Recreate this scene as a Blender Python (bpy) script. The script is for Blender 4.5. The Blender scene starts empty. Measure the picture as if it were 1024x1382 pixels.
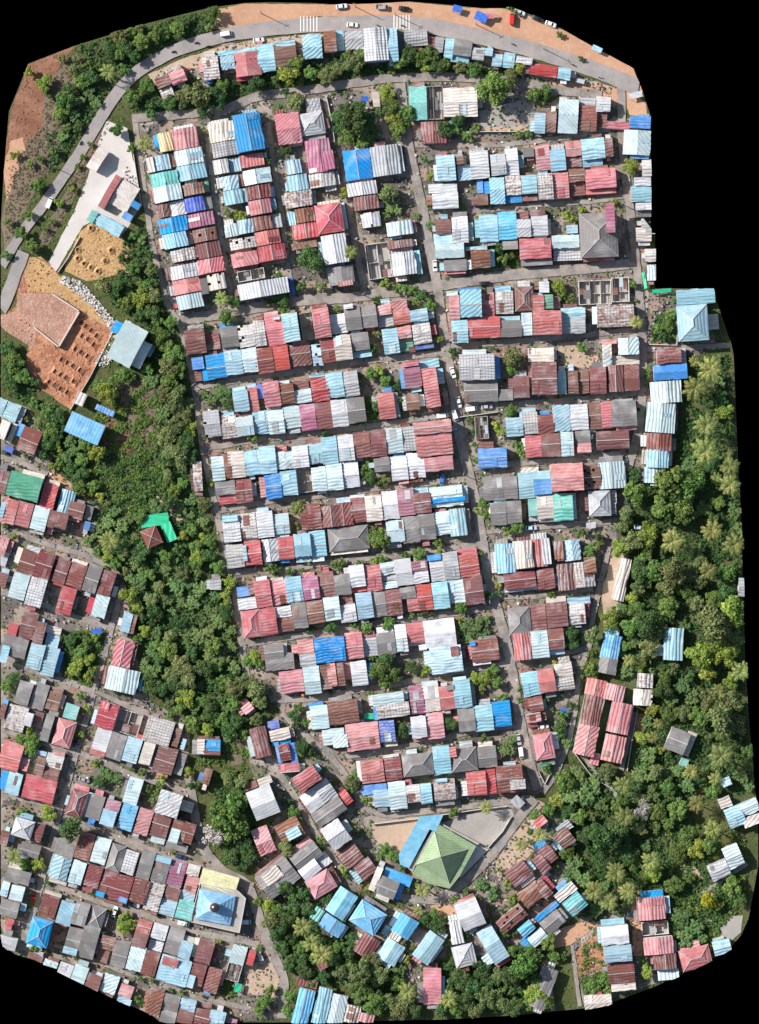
import bpy, bmesh, math, random, re
import numpy as np
from mathutils import Vector
from mathutils.geometry import tessellate_polygon
S=0.28; W2,H2=512.0,691.0
scene=bpy.context.scene; COL=scene.collection
rnd=random.Random(7)
def wp(x,y): return ((x-W2)*S,(H2-y)*S)
# ------------------------------------------------------------------ materials
def new_mat(name):
    m=bpy.data.materials.new(name); m.use_nodes=True; nt=m.node_tree; nt.nodes.clear()
    out=nt.nodes.new('ShaderNodeOutputMaterial'); b=nt.nodes.new('ShaderNodeBsdfPrincipled')
    nt.links.new(b.outputs[0],out.inputs[0]); return m,nt,b
def N(nt,t,**kw):
    n=nt.nodes.new(t)
    for k,v in kw.items(): setattr(n,k,v)
    return n
def mathn(nt,op,a,b=None,clamp=False):
    n=N(nt,'ShaderNodeMath',operation=op,use_clamp=clamp)
    for i,v in enumerate((a,b)):
        if v is None: continue
        if isinstance(v,(int,float)): n.inputs[i].default_value=v
        else: nt.links.new(v,n.inputs[i])
    return n.outputs[0]
def mixc(nt,f,a,b,mode='MIX'):
    n=N(nt,'ShaderNodeMix',data_type='RGBA',blend_type=mode,clamp_factor=True)
    for i,v in ((0,f),(6,a),(7,b)):
        if isinstance(v,(int,float)): n.inputs[i].default_value=v
        elif isinstance(v,tuple): n.inputs[i].default_value=(*v[:3],1)
        else: nt.links.new(v,n.inputs[i])
    return n.outputs[2]
def noise(nt,vec,scale,detail=3,rough=.55,w=None):
    n=N(nt,'ShaderNodeTexNoise'); n.inputs['Scale'].default_value=scale; n.inputs['Detail'].default_value=detail; n.inputs['Roughness'].default_value=rough
    if vec is not None: nt.links.new(vec,n.inputs['Vector'])
    return n.outputs['Fac']
def ramp(nt,f,lo,hi):
    n=N(nt,'ShaderNodeMapRange',clamp=True); nt.links.new(f,n.inputs[0]); n.inputs[1].default_value=lo; n.inputs[2].default_value=hi
    return n.outputs[0]
ROOFC={'L':(.27,.47,.56),'P':(.45,.57,.595),'W':(.53,.535,.56),'B':(.03,.26,.60),'D':(.045,.12,.46),'l':(.13,.41,.64),'R':(.43,.088,.095),
'K':(.50,.175,.185),'M':(.205,.068,.062),'U':(.21,.085,.06),'G':(.20,.185,.18),'S':(.36,.37,.385),'C':(.58,.51,.45),'E':(.15,.45,.40),'N':(.10,.29,.18),
'V':(.33,.12,.19),'O':(.52,.50,.485),'Y':(.62,.45,.17),'Q':(.34,.50,.60),'T':(.10,.42,.45),'y':(.56,.55,.31),'n':(.05,.34,.19)}
RUST={'O':.75,'U':.55,'Y':.5,'Q':.5,'M':.12,'G':.08,'P':.15,'W':.14,'L':.14,'S':.3,'C':.2}
CN={'L':'sky blue','P':'pale blue','W':'white','B':'bright blue','D':'deep blue','l':'mid blue','R':'red','K':'salmon','M':'maroon','U':'rusty brown','G':'dark grey',
'S':'silver grey','C':'cream','E':'teal','N':'green','V':'plum','O':'rust speckled white','Y':'rusty yellow','Q':'rust streaked blue','T':'turquoise','y':'pale yellow','n':'bright green'}
def roof_mat(code):
    m,nt,b=new_mat('roof_'+CN[code].replace(' ','_')); c=ROOFC[code]
    tc=N(nt,'ShaderNodeTexCoord'); oi=N(nt,'ShaderNodeObjectInfo')
    off=N(nt,'ShaderNodeVectorMath',operation='ADD'); nt.links.new(tc.outputs['Object'],off.inputs[0])
    sc=N(nt,'ShaderNodeVectorMath',operation='SCALE'); sc.inputs[0].default_value=(91,57,33); nt.links.new(oi.outputs['Random'],sc.inputs['Scale'])
    nt.links.new(sc.outputs[0],off.inputs[1]); v=off.outputs[0]
    hs=N(nt,'ShaderNodeHueSaturation'); hs.inputs['Color'].default_value=(*c,1)
    r=oi.outputs['Random']; r2=mathn(nt,'FRACT',mathn(nt,'MULTIPLY',r,17.3)); r3=mathn(nt,'FRACT',mathn(nt,'MULTIPLY',r,41.7))
    nt.links.new(mathn(nt,'ADD',mathn(nt,'MULTIPLY',r2,.03),.485),hs.inputs['Hue'])
    nt.links.new(mathn(nt,'ADD',mathn(nt,'MULTIPLY',r3,.38),.74),hs.inputs['Saturation'])
    nt.links.new(mathn(nt,'ADD',mathn(nt,'MULTIPLY',r,.4),.8),hs.inputs['Value'])
    col=hs.outputs[0]
    # sheets of slightly different age
    br=N(nt,'ShaderNodeTexBrick'); nt.links.new(v,br.inputs['Vector']); br.offset=.37
    br.inputs['Color1'].default_value=(.80,.80,.80,1); br.inputs['Color2'].default_value=(1.12,1.12,1.12,1); br.inputs['Mortar'].default_value=(.62,.60,.58,1)
    br.inputs['Scale'].default_value=1.0; br.inputs['Brick Width'].default_value=1.9; br.inputs['Row Height'].default_value=1.05; br.inputs['Mortar Size'].default_value=.035; br.inputs['Mortar Smooth'].default_value=.6
    col=mixc(nt,(.35 if code in 'GPLW' else .6),col,br.outputs[0],'MULTIPLY')
    # weathering
    wn=noise(nt,v,.35,5,.62); col=mixc(nt,ramp(nt,wn,.42,.74),col,tuple(x*.62+.03 for x in c))
    # bleached streaks
    bn=noise(nt,v,.16,3); col=mixc(nt,mathn(nt,'MULTIPLY',ramp(nt,bn,.5,.72),.5),col,tuple(min(.75,x*.6+.33) for x in c))
    # screw and lap marks in a grid where sheets are holed and patched
    at=N(nt,'ShaderNodeAttribute',attribute_type='OBJECT',attribute_name='lap')
    ck=N(nt,'ShaderNodeTexBrick'); nt.links.new(v,ck.inputs['Vector']); ck.offset=0
    ck.inputs['Color1'].default_value=(0,0,0,1); ck.inputs['Color2'].default_value=(0,0,0,1); ck.inputs['Mortar'].default_value=(1,1,1,1)
    ck.inputs['Scale'].default_value=1.0; ck.inputs['Brick Width'].default_value=1.15; ck.inputs['Row Height'].default_value=1.05; ck.inputs['Mortar Size'].default_value=.15; ck.inputs['Mortar Smooth'].default_value=.5
    col=mixc(nt,mathn(nt,'MULTIPLY',ck.outputs['Color'],at.outputs['Fac']),col,(.10,.075,.065))
    # rust
    rt=N(nt,'ShaderNodeAttribute',attribute_type='OBJECT',attribute_name='rust')
    rn=noise(nt,v,.8,6,.68); thr=mathn(nt,'SUBTRACT',.80,mathn(nt,'MULTIPLY',rt.outputs['Fac'],.36))
    rf=mathn(nt,'MULTIPLY',mathn(nt,'SUBTRACT',rn,thr),9,True)
    rc=mixc(nt,noise(nt,v,2.2,2),(.10,.032,.02),(.27,.11,.06))
    col=mixc(nt,mathn(nt,'MULTIPLY',rf,.85),col,rc)
    nt.links.new(col,b.inputs['Base Color']); b.inputs['Roughness'].default_value=.55; b.inputs['Specular IOR Level'].default_value=.25
    return m
RM={k:roof_mat(k) for k in ROOFC}
def flat_mat(name,c,rough=.8,var=.25,scale=1.2,obj=False,metal=0):
    m,nt,b=new_mat(name); tc=N(nt,'ShaderNodeTexCoord')
    n=noise(nt,tc.outputs['Object'],scale,4)
    col=mixc(nt,n,tuple(x*(1-var) for x in c),tuple(min(1,x*(1+var)) for x in c))
    if obj:
        oi=N(nt,'ShaderNodeObjectInfo'); hs=N(nt,'ShaderNodeHueSaturation'); nt.links.new(col,hs.inputs['Color'])
        nt.links.new(mathn(nt,'ADD',mathn(nt,'MULTIPLY',oi.outputs['Random'],.5),.7),hs.inputs['Value']); col=hs.outputs[0]
    nt.links.new(col,b.inputs['Base Color']); b.inputs['Roughness'].default_value=rough; b.inputs['Metallic'].default_value=metal
    return m
def ground_mat(name,c1,c2,c3,s1=.08,s2=.5,stain=.35,bump=.0,grit=.12,yards=False):
    m,nt,b=new_mat(name); g=N(nt,'ShaderNodeNewGeometry'); v=g.outputs['Position']
    col=mixc(nt,ramp(nt,noise(nt,v,s1,5,.6),.35,.65),c1,c2)
    col=mixc(nt,mathn(nt,'MULTIPLY',ramp(nt,noise(nt,v,s2,6,.65),.48,.7),stain),col,c3)
    if yards:   # small yards and floors, each of its own cement, soil or tile
        mp=N(nt,'ShaderNodeMapping'); nt.links.new(v,mp.inputs[0]); mp.inputs['Rotation'].default_value=(0,0,-.13)
        vo=N(nt,'ShaderNodeTexVoronoi',distance='CHEBYCHEV'); nt.links.new(mp.outputs[0],vo.inputs['Vector']); vo.inputs['Scale'].default_value=.21
        sx=N(nt,'ShaderNodeSeparateColor'); nt.links.new(vo.outputs['Color'],sx.inputs[0])
        col=mixc(nt,.85,col,mixc(nt,sx.outputs[0],(.45,.45,.47),(1.45,1.38,1.3)),'MULTIPLY'); col=mixc(nt,mathn(nt,'MULTIPLY',mathn(nt,'GREATER_THAN',sx.outputs[1],.86),.6),col,(.10,.125,.05)); col=mixc(nt,mathn(nt,'MULTIPLY',mathn(nt,'LESS_THAN',sx.outputs[1],.12),.5),col,(.38,.24,.17))
    gr=noise(nt,v,2.6,3,.7); col=mixc(nt,1.0,col,mixc(nt,gr,(1-grit*2.5,)*3,(1+grit*2,)*3),'MULTIPLY')
    nt.links.new(col,b.inputs['Base Color']); b.inputs['Roughness'].default_value=.92; b.inputs['Specular IOR Level'].default_value=.1
    if bump:
        bp=N(nt,'ShaderNodeBump'); bp.inputs['Distance'].default_value=bump; bp.inputs['Strength'].default_value=1
        nt.links.new(noise(nt,v,1.1,5,.65),bp.inputs['Height']); nt.links.new(bp.outputs[0],b.inputs['Normal'])
    return m
GM={'base':ground_mat('scrub_soil',(.05,.07,.024),(.095,.105,.04),(.19,.135,.085),.06,.4,.5,.3),
'village':ground_mat('packed_yard_ground',(.27,.235,.21),(.16,.145,.135),(.36,.285,.22),.12,.5,.5,.08,.2,True),
'lane':ground_mat('concrete_lane',(.325,.285,.26),(.18,.165,.155),(.43,.345,.27),.16,.55,.6,.03,.16),
'asphalt':ground_mat('worn_asphalt',(.33,.295,.285),(.25,.23,.225),(.40,.34,.30),.12,.6,.45,0,.09),
'laterite':ground_mat('laterite_shoulder',(.52,.30,.19),(.44,.24,.15),(.52,.40,.31),.07,.4,.5,.05,.12),
'red':ground_mat('red_bare_earth',(.22,.095,.06),(.33,.17,.11),(.12,.065,.045),.11,.5,.75,.3,.2),
'scrub':ground_mat('dry_scrub_soil',(.20,.16,.115),(.14,.12,.08),(.28,.20,.14),.09,.5,.5,.25,.2),
'white':ground_mat('pale_concrete',(.56,.52,.49),(.47,.44,.42),(.62,.50,.40),.09,.5,.4,0,.08),
'ochre':ground_mat('ochre_fill',(.50,.31,.14),(.38,.23,.11),(.62,.44,.26),.2,.9,.7,.4,.2),
'clay':ground_mat('orange_clay',(.46,.22,.125),(.30,.125,.07),(.56,.34,.23),.16,.6,.75,.45,.2),
'pink':ground_mat('pink_rubble_fill',(.46,.27,.20),(.33,.18,.13),(.58,.40,.32),.18,1.0,.65,.5,.22),
'slab':ground_mat('grey_yard_slab',(.36,.33,.30),(.29,.27,.25),(.44,.37,.28),.1,.5,.4,0,.1),
'sand':ground_mat('sandy_yard',(.46,.34,.25),(.38,.28,.21),(.55,.42,.31),.1,.5,.5,.08,.12),
'grass':ground_mat('short_grass',(.055,.10,.022),(.08,.12,.03),(.03,.06,.014),.12,.6,.6,.25,.2),
'pond':ground_mat('muddy_pond',(.20,.13,.05),(.16,.10,.04),(.24,.16,.07),.1,.4,.3)}
MARK=flat_mat('road_paint',(.78,.77,.74),.7,.12)
WALLM=[flat_mat('plaster_'+n,c,.9,.18,.7) for n,c in (('white',(.62,.6,.57)),('cream',(.55,.47,.36)),('grey',(.36,.34,.32)),('pink',(.55,.38,.34)),('green',(.36,.47,.38)),('blue',(.36,.46,.55)))]
CONC=flat_mat('bare_concrete',(.33,.31,.29),.9,.3,.5); LIGHTC=flat_mat('whitewashed_concrete',(.52,.49,.46),.9,.25,.6)
WOOD=flat_mat('weathered_timber',(.20,.14,.10),.85,.3,1.5); RIDGE=flat_mat('ridge_metal',(.42,.41,.41),.6,.4,1.5,True)
BARK=flat_mat('tree_bark',(.13,.095,.07),.9,.3,3)
def leaf_mat(name,lo,hi,trans=.25):
    m,nt,b=new_mat(name); g=N(nt,'ShaderNodeNewGeometry'); oi=N(nt,'ShaderNodeObjectInfo')
    col=mixc(nt,g.outputs['Random Per Island'],lo,hi); hs=N(nt,'ShaderNodeHueSaturation'); nt.links.new(col,hs.inputs['Color'])
    r=oi.outputs['Random']; nt.links.new(mathn(nt,'ADD',mathn(nt,'MULTIPLY',r,.5),.75),hs.inputs['Value'])
    nt.links.new(mathn(nt,'ADD',mathn(nt,'MULTIPLY',mathn(nt,'FRACT',mathn(nt,'MULTIPLY',r,13.7)),.05),.475),hs.inputs['Hue'])
    nt.links.new(hs.outputs[0],b.inputs['Base Color']); b.inputs['Roughness'].default_value=.6; b.inputs['Specular IOR Level'].default_value=.2
    tr=N(nt,'ShaderNodeBsdfTranslucent'); nt.links.new(hs.outputs[0],tr.inputs[0]); mx=N(nt,'ShaderNodeMixShader'); mx.inputs[0].default_value=trans
    out=[n for n in nt.nodes if n.type=='OUTPUT_MATERIAL'][0]
    nt.links.new(b.outputs[0],mx.inputs[1]); nt.links.new(tr.outputs[0],mx.inputs[2]); nt.links.new(mx.outputs[0],out.inputs[0])
    return m
LM={'d':leaf_mat('dark_leaves',(0.031,0.072,0.024),(0.108,0.191,0.056)),'m':leaf_mat('green_leaves',(0.053,0.113,0.026),(0.191,0.290,0.071)),'y':leaf_mat('yellow_green_leaves',(0.102,0.154,0.024),(0.357,0.407,0.076)),
'o':leaf_mat('olive_leaves',(0.070,0.098,0.035),(0.255,0.290,0.106)),'f':leaf_mat('orange_red_leaves',(0.249,0.068,0.023),(0.508,0.192,0.079)),'f2':leaf_mat('yellow_blossom',(0.136,0.158,0.023),(0.565,0.475,0.034)),
'w':leaf_mat('bare_grey_twigs',(0.294,0.260,0.237),(0.565,0.508,0.475),.05),'p':leaf_mat('palm_fronds',(.08,.125,.03),(.40,.41,.13)),'b':leaf_mat('banana_leaves',(0.034,0.079,0.025),(0.192,0.282,0.090)),'g':leaf_mat('dry_grass_blades',(0.124,0.102,0.056),(0.305,0.249,0.158))}
# ------------------------------------------------------------------ outline of the mapped land
OUT=[(38,86),(100,62),(200,31),(280,11),(330,4),(362,3),(420,4),(450,6),(500,5),(552,2),(600,6),(650,11),(690,11),(720,21),(757,38),(800,63),(855,92),(866,120),(878,157),(878,310),(884,318),(884,389),(962,390),(975,430),(987,465),(990,480),(995,600),(1000,700),(1003,800),(1006,900),(1010,960),(1018,1060),(1023,1095),(1023,1170),(1010,1240),(1000,1262),(985,1280),(960,1295),(920,1315),(880,1333),(820,1355),(795,1360),(700,1370),(600,1376),(500,1378),(370,1380),(215,1379),(205,1370),(160,1350),(100,1320),(60,1300),(20,1288),(5,1275),(1,1255),(1,300),(5,230),(12,150)]
OW=[wp(*p) for p in OUT]
def inside(x,y):
    c=False; n=len(OUT); j=n-1
    for i in range(n):
        xi,yi=OUT[i]; xj,yj=OUT[j]
        if (yi>y)!=(yj>y) and x<(xj-xi)*(y-yi)/(yj-yi)+xi: c=not c
        j=i
    return c
def inpoly(x,y,P):
    c=False; j=len(P)-1
    for i in range(len(P)):
        xi,yi=P[i]; xj,yj=P[j]
        if (yi>y)!=(yj>y) and x<(xj-xi)*(y-yi)/(yj-yi)+xi: c=not c
        j=i
    return c
def edge_dist(x,y):
    best=1e9
    for i in range(len(OUT)):
        a=OUT[i-1]; b=OUT[i]; dx,dy=b[0]-a[0],b[1]-a[1]; t=max(0,min(1,((x-a[0])*dx+(y-a[1])*dy)/(dx*dx+dy*dy)))
        best=min(best,math.hypot(x-a[0]-t*dx,y-a[1]-t*dy))
    return best
def trim(o,mw):
    """cut away what reaches past the edge of the mapped land (mw: world matrix of the object)"""
    me=o.data; n=len(me.vertices)
    if not n: return
    co=np.empty(n*3,np.float32); me.vertices.foreach_get('co',co); M=np.array(mw); co=co.reshape(-1,3)@M[:3,:3].T+M[:3,3]; co=co[:,:2]
    bb=[*(co.min(0)-1),*(co.max(0)+1)]; inv=mw.inverted(); bm=None
    for i in range(len(OW)):
        a=Vector(OW[i-1]); b=Vector(OW[i])
        if max(a.x,b.x)<bb[0] or min(a.x,b.x)>bb[2] or max(a.y,b.y)<bb[1] or min(a.y,b.y)>bb[3]: continue
        d=(b-a).normalized(); nn=Vector((-d.y,d.x))      # outward for a clockwise picture outline
        if not ((co-np.array(a))@np.array(nn)>.05).any(): continue
        if bm is None: bm=bmesh.new(); bm.from_mesh(me)
        pc=inv@Vector((a.x,a.y,0)); no=(mw.to_3x3().transposed()@Vector((nn.x,nn.y,0))).normalized()
        bmesh.ops.bisect_plane(bm,geom=bm.verts[:]+bm.edges[:]+bm.faces[:],dist=1e-4,plane_co=pc,plane_no=no,clear_outer=True)
    if bm is not None: bm.to_mesh(me); bm.free()
# ------------------------------------------------------------------ object helpers
def mesh_obj(name,V,F,mat,parent=None,smooth=False,mats=None,fm=None):
    me=bpy.data.meshes.new(name); me.from_pydata([tuple(v) for v in V],[],F)
    for m in (mats or [mat]): me.materials.append(m)
    if fm is not None: me.polygons.foreach_set('material_index',fm)
    if smooth: me.polygons.foreach_set('use_smooth',[True]*len(me.polygons))
    me.update(); o=bpy.data.objects.new(name,me); COL.objects.link(o)
    if parent: o.parent=parent
    return o
def quads_obj(name,V,mat,parent=None):
    """V: (n,4,3) array of loose quads"""
    n=len(V); me=bpy.data.meshes.new(name); me.vertices.add(n*4); me.vertices.foreach_set('co',np.asarray(V,dtype=np.float32).ravel())
    me.loops.add(n*4); me.loops.foreach_set('vertex_index',np.arange(n*4,dtype=np.int32)); me.polygons.add(n)
    me.polygons.foreach_set('loop_start',np.arange(0,n*4,4,dtype=np.int32)); me.update(calc_edges=True); me.materials.append(mat)
    if name is None: return me
    o=bpy.data.objects.new(name,me); COL.objects.link(o)
    if parent: o.parent=parent
    return o
def empty(name,x,y,z=0,a=0):
    o=bpy.data.objects.new(name,None); COL.objects.link(o); o.location=(x,y,z); o.rotation_euler=(0,0,a); o.empty_display_size=.5; return o
def tag(o,label=None,cat=None,group=None,kind=None):
    if label: o['label']=label
    if cat: o['category']=cat
    if group: o['group']=group
    if kind: o['kind']=kind
    return o
class MB:
    def __init__(s): s.V=[]; s.F=[]
    def box(s,x0,x1,y0,y1,z0,z1):
        i=len(s.V); s.V+=[(x0,y0,z0),(x1,y0,z0),(x1,y1,z0),(x0,y1,z0),(x0,y0,z1),(x1,y0,z1),(x1,y1,z1),(x0,y1,z1)]
        s.F+=[(i,i+3,i+2,i+1),(i+4,i+5,i+6,i+7),(i,i+1,i+5,i+4),(i+1,i+2,i+6,i+5),(i+2,i+3,i+7,i+6),(i+3,i,i+4,i+7)]
    def prism(s,P,z0,z1):
        """P: plan polygon (any winding, simple)"""
        i=len(s.V); n=len(P); s.V+=[(x,y,z0) for x,y in P]+[(x,y,z1) for x,y in P]
        for t in tessellate_polygon([[Vector((x,y,0)) for x,y in P]]): s.F+=[tuple(i+k for k in t),tuple(i+n+k for k in reversed(t))]
        for k in range(n): s.F.append((i+k,i+(k+1)%n,i+n+(k+1)%n,i+n+k))
    def cyl(s,a,b,r0,r1,n=8):
        a=Vector(a); b=Vector(b); d=(b-a).normalized(); u=d.orthogonal().normalized(); w=d.cross(u); i=len(s.V)
        for c,r in ((a,r0),(b,r1)):
            for k in range(n):
                t=2*math.pi*k/n; s.V.append(tuple(c+u*math.cos(t)*r+w*math.sin(t)*r))
        for k in range(n): s.F.append((i+k,i+(k+1)%n,i+n+(k+1)%n,i+n+k))
        s.F.append(tuple(i+k for k in range(n-1,-1,-1))); s.F.append(tuple(i+n+k for k in range(n)))
    def ob(s,name,mat,parent=None,smooth=False): return mesh_obj(name,s.V,s.F,mat,parent,smooth)
def fix_normals(o):
    bm=bmesh.new(); bm.from_mesh(o.data); bmesh.ops.recalc_face_normals(bm,faces=bm.faces[:]); bm.to_mesh(o.data); bm.free()
# ------------------------------------------------------------------ parse the survey of roofs
ROWS=[]
def R(key,x0,y0,z,ang,axis,text):
    a=math.radians(ang); u=(math.cos(a),-math.sin(a)); v=(math.sin(a),math.cos(a))
    for line in text.strip().splitlines():
        ps=[]
        for t in line.split('+'):
            t=t.split()
            if len(t)<5: continue
            c,fl=t[0][0],t[0][1:]; x,y,w,h=(float(q)/z for q in t[1:5])
            if w*h<4: continue
            ps.append(dict(c=c,fl=fl,x=x0+x,y=y0+y,w=w,h=h))
        if ps: ROWS.append(dict(key=key,a=a,u=u,v=v,axis=axis,ps=ps))
# Roofs: R(row key, x0, y0, zoom, angle, ridge axis, text). One line = one house; '+' adds a further roof of the same house.
# a roof is: code  x y w h   (code: colour letter, then form letters)
R('A1',180,140,4.6545,11,'v','''
Y 152 195 85 120
K 235 175 160 130
L 125 337 97 95 + C 80 347 46 95 + Uf 223 318 36 88
P 258 307 175 96
Ex 107 452 168 88
L 272 405 180 95
P 125 537 175 98
U 310 520 130 70 + Nf 440 490 30 70
M 148 645 74 80
W 220 627 100 90
D 320 605 118 90 + Gf 438 590 50 80
B 158 737 176 94
V 336 707 166 84
L 182 832 152 93 + Kf 336 806 28 84
Ux 370 803 150 80
O 235 930 150 76
M 395 892 145 94
W 230 1032 176 85
K 404 992 160 90
K 245 1121 170 90
G 416 1106 45 100 + Cx 462 1085 110 100
P 270 1217 160 90
''')
R('A2',180,140,4.6545,10,'v','''
C 470 137 160 120 + S 490 258 162 92
B2 620 87 172 235
O 500 365 95 90 + Lf 598 348 68 90
Rf 665 335 150 78
L 552 467 104 88 + Of 518 472 34 68 + Mf 656 450 32 78
P 686 432 174 93
L 565 557 115 90
M 710 532 150 84
K 722 622 140 90 + Lf 862 597 28 78
P 570 767 82 80
L 654 740 93 88
M 747 722 116 86 + Sf 864 700 60 88
Ox 605 862 160 68
R 762 817 152 86
K 612 952 166 88
R 780 908 170 96
Cx 650 1060 170 66
W 655 1144 315 100 + Df 970 1098 32 106
''')
R('A3',370,100,4.6045,9,'v','''
Kr 0 262 150 190
Sh 142 258 160 140 + Sf 190 162 92 92
V 187 425 152 205 + Vf 302 488 62 118
L 70 547 92 88 + Kf 160 547 40 82
L 80 642 122 98
O 206 632 168 88
O 62 747 168 98
U 126 847 116 88 + Lf 80 860 45 88
Rh 247 824 165 182
R 107 946 164 92
Uf 125 1055 140 42
W2 287 1017 152 180
G 327 1213 160 112 + Kf 395 1297 92 32
''')
R('A4',370,100,4.6045,8,'v','''
B 422 488 170 186
S 592 462 176 186
W 450 690 180 82
M 490 772 150 86
Wx 537 872 116 92
P 692 932 162 86
M 702 1048 156 48
Cx 560 1064 148 220
W 722 1124 148 140 + Lf 868 1100 34 150
''')
R('T1',200,0,4,22,'u','''
K 112 408 84 66 + U 34 434 82 56 + Of 60 492 70 54
''')
R('T1',200,0,4,7,'u','''
O 290 317 86 124
L 388 312 76 74 + Lf 375 282 206 26
Kr 462 296 138 130
L 582 250 92 148
U 676 264 120 108 + Lf 682 228 110 34
''')
R('T1',400,0,4,4,'u','''
L 30 197 104 128
U 144 178 68 112 + Lf 212 170 42 110
S 258 180 98 96
Wr2 358 168 128 176
L2 488 163 52 182
S 575 172 128 88
''')
R('T1',400,0,4,-7,'u','''
S 750 203 48 80
L 805 210 48 110
G 853 216 98 86 + Lf 834 296 100 42
S 952 262 64 64
''')
R('T1',640,0,4,-8,'u','''
L 35 263 66 40
L 100 294 54 66 + Rf 106 276 50 18
L 156 300 64 66 + Lf 162 284 60 16
W 226 308 88 38 + Mf 244 346 58 50
R 304 346 146 60
L 452 370 70 60
''')
R('T2',400,0,4,2,'u','''
E 604 474 96 180
Gx 704 470 86 180
C 790 482 182 156
Mr 672 664 134 116
''')
R('T2',640,0,4,-3,'u','''
L 326 616 58 106
U 386 606 56 112
P 456 540 106 182
U 568 574 94 136 + Wf 570 530 84 40
W 656 528 78 78 + Mf 660 608 56 84
B 838 630 112 66 + Rf 706 656 132 42
Pr 806 704 144 134
''')
R('E1',720,180,5.12,2,'u','''
O 742 190 64 116
W 690 312 114 58
L 666 372 142 108
W 700 490 108 48 + Gf 702 540 108 44
S 738 592 72 66
C 700 656 138 96
C 762 804 78 90
Pr 780 912 60 110
''')
R('B1',550,180,5.12,5,'u','''
L 190 162 130 178
U 333 160 48 64 + Lf 340 226 92 108
W 422 132 128 192
W 566 156 104 144
W 666 112 88 184
Gf 790 106 78 66
''')
R('B1',720,180,5.12,5,'u','''
K 4 92 98 172
L 104 124 108 146 + Wf 104 86 102 36
K 212 66 108 102 + Mf 220 172 108 70
L 320 50 162 140 + Lf 334 192 140 48
M 484 42 54 128
''')
R('B1b',550,180,5.12,3,'u','''
W 166 424 180 106 + Wf 140 356 200 64
Uf 480 424 72 78 + Bf 474 326 44 92
L 560 312 104 184
O 670 302 108 130 + Bf 674 438 114 48
L 780 300 108 126 + Mf 790 434 104 40
''')
R('B1b',720,180,5.12,4,'u','''
O 20 288 104 178
K 126 280 108 178
U 236 256 112 88 + Mf 244 346 106 92
K 348 258 212 134 + Kf 356 396 212 34
''')
R('B2',550,180,5.12,3,'u','''
M 186 602 110 98
W 300 584 112 178
L 490 572 128 184
l 620 552 126 192
W 746 602 100 122 + Mf 740 546 92 54
W 848 576 114 140 + Mf 840 530 108 42
''')
R('B2',720,180,5.12,3,'u','''
Lf 222 640 78 58
Gh2 304 564 262 308 + Vf 484 500 62 200
''')
R('B2b',550,180,5.12,3,'u','''
P 184 772 202 98 + Lf 176 700 130 70
Gf 246 882 158 78
U 432 812 134 126 + Lf 398 788 150 28
Gf 650 752 108 58
R 766 738 218 138 + Gf 780 878 218 44
''')
R('B2b',720,180,5.12,2,'u','''
P 120 712 190 88 + Wf 134 802 198 84
''')
R('C1',590,360,5.12,2,'u','''
K 76 206 74 164 + Pf 62 172 78 34
L2 152 168 148 186 + Bf 140 148 156 20
R 306 186 84 162
O 396 174 124 156 + Lf 396 136 110 38
Mh 530 144 128 170
R 656 206 76 98 + Wf 650 184 78 20
Wf 698 108 70 78
N 732 200 64 94 + Vf 796 206 48 86
''')
R('C1',780,360,4.6545,2,'u','''
Cx 0 92 204 150
Gx 208 72 108 152
''')
R('C1b',590,360,5.12,2,'u','''
L 94 372 114 158
R 208 352 222 146
G 430 376 148 114 + Lf 430 346 140 30
P 576 322 74 158
R2 652 312 198 166
L 848 290 170 76 + S 848 366 170 100
''')
R('C1b',780,360,4.6545,2,'u','''
O 112 246 232 138
''')
R('D1',590,360,5.12,2,'u','''
W2 146 614 244 176
G 180 790 234 150
C 622 566 180 96
M2 642 666 176 222
M 520 760 110 150
Gf 420 850 100 78
Lf 828 724 58 160
M 896 722 72 158
''')
R('D1',780,360,4.6545,2,'u','''
U 0 650 62 148
M 66 636 104 166
Mr 186 622 90 168
M 282 622 96 158
Pr 246 452 130 106 + Cf 210 562 172 58
C 148 490 58 138 + Kf 142 460 98 30
''')
R('E2',780,360,4.6545,4,'u','''
L 612 152 240 94
Lh2 608 252 192 226 + Cf 802 302 74 98
M 486 524 154 90 + Sf 642 514 30 102
B 466 622 212 96
Pr 446 728 192 136
''')
R('F1',240,390,5.12,8,'u','''
M 42 290 140 170 + Mf 188 318 96 110
G 290 275 120 140
Ox 412 262 110 150
O 515 232 80 170
K 594 196 128 204 + Pf 655 196 50 26
L2 714 182 110 196
Gx 838 170 90 190
R2 926 146 112 205
''')
R('F1',430,380,5.12,8,'u','''
W 74 236 112 134
Gr 170 180 112 168 + Wf 170 164 64 34
Gr 286 178 106 150
K 396 172 100 70 + Sf 408 244 104 78
R 490 138 116 70 + R 508 206 116 100
L 622 205 126 80
''')
R('F1b',240,390,5.12,8,'u','''
Bf 94 480 82 84 + Mf 114 572 50 70
B 188 462 136 168 + Bf 164 540 50 100
L 318 438 118 164
P 430 422 112 162
M 538 418 112 172
R 640 404 118 168
M 762 392 148 152
Qx 918 390 70 148
''')
R('F1b',430,380,5.12,8,'u','''
M 4 400 96 168
C 98 382 118 174
Gr 214 366 126 120 + Lf 234 490 130 46
L 432 336 108 176
K 540 320 94 84 + Nf 550 404 98 86
O 640 306 126 136 + Df 664 446 130 30 + Mf 620 460 46 34
''')
R('F2',240,390,5.12,8,'u','''
L 376 712 106 146
R 480 690 66 160 + Df 540 664 44 100
K 582 652 114 170
U 694 662 102 140 + Wf 690 640 80 30
P 800 704 118 92 + Mf 794 642 108 62
R 912 624 120 164 + Lf 902 596 110 24
''')
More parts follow.
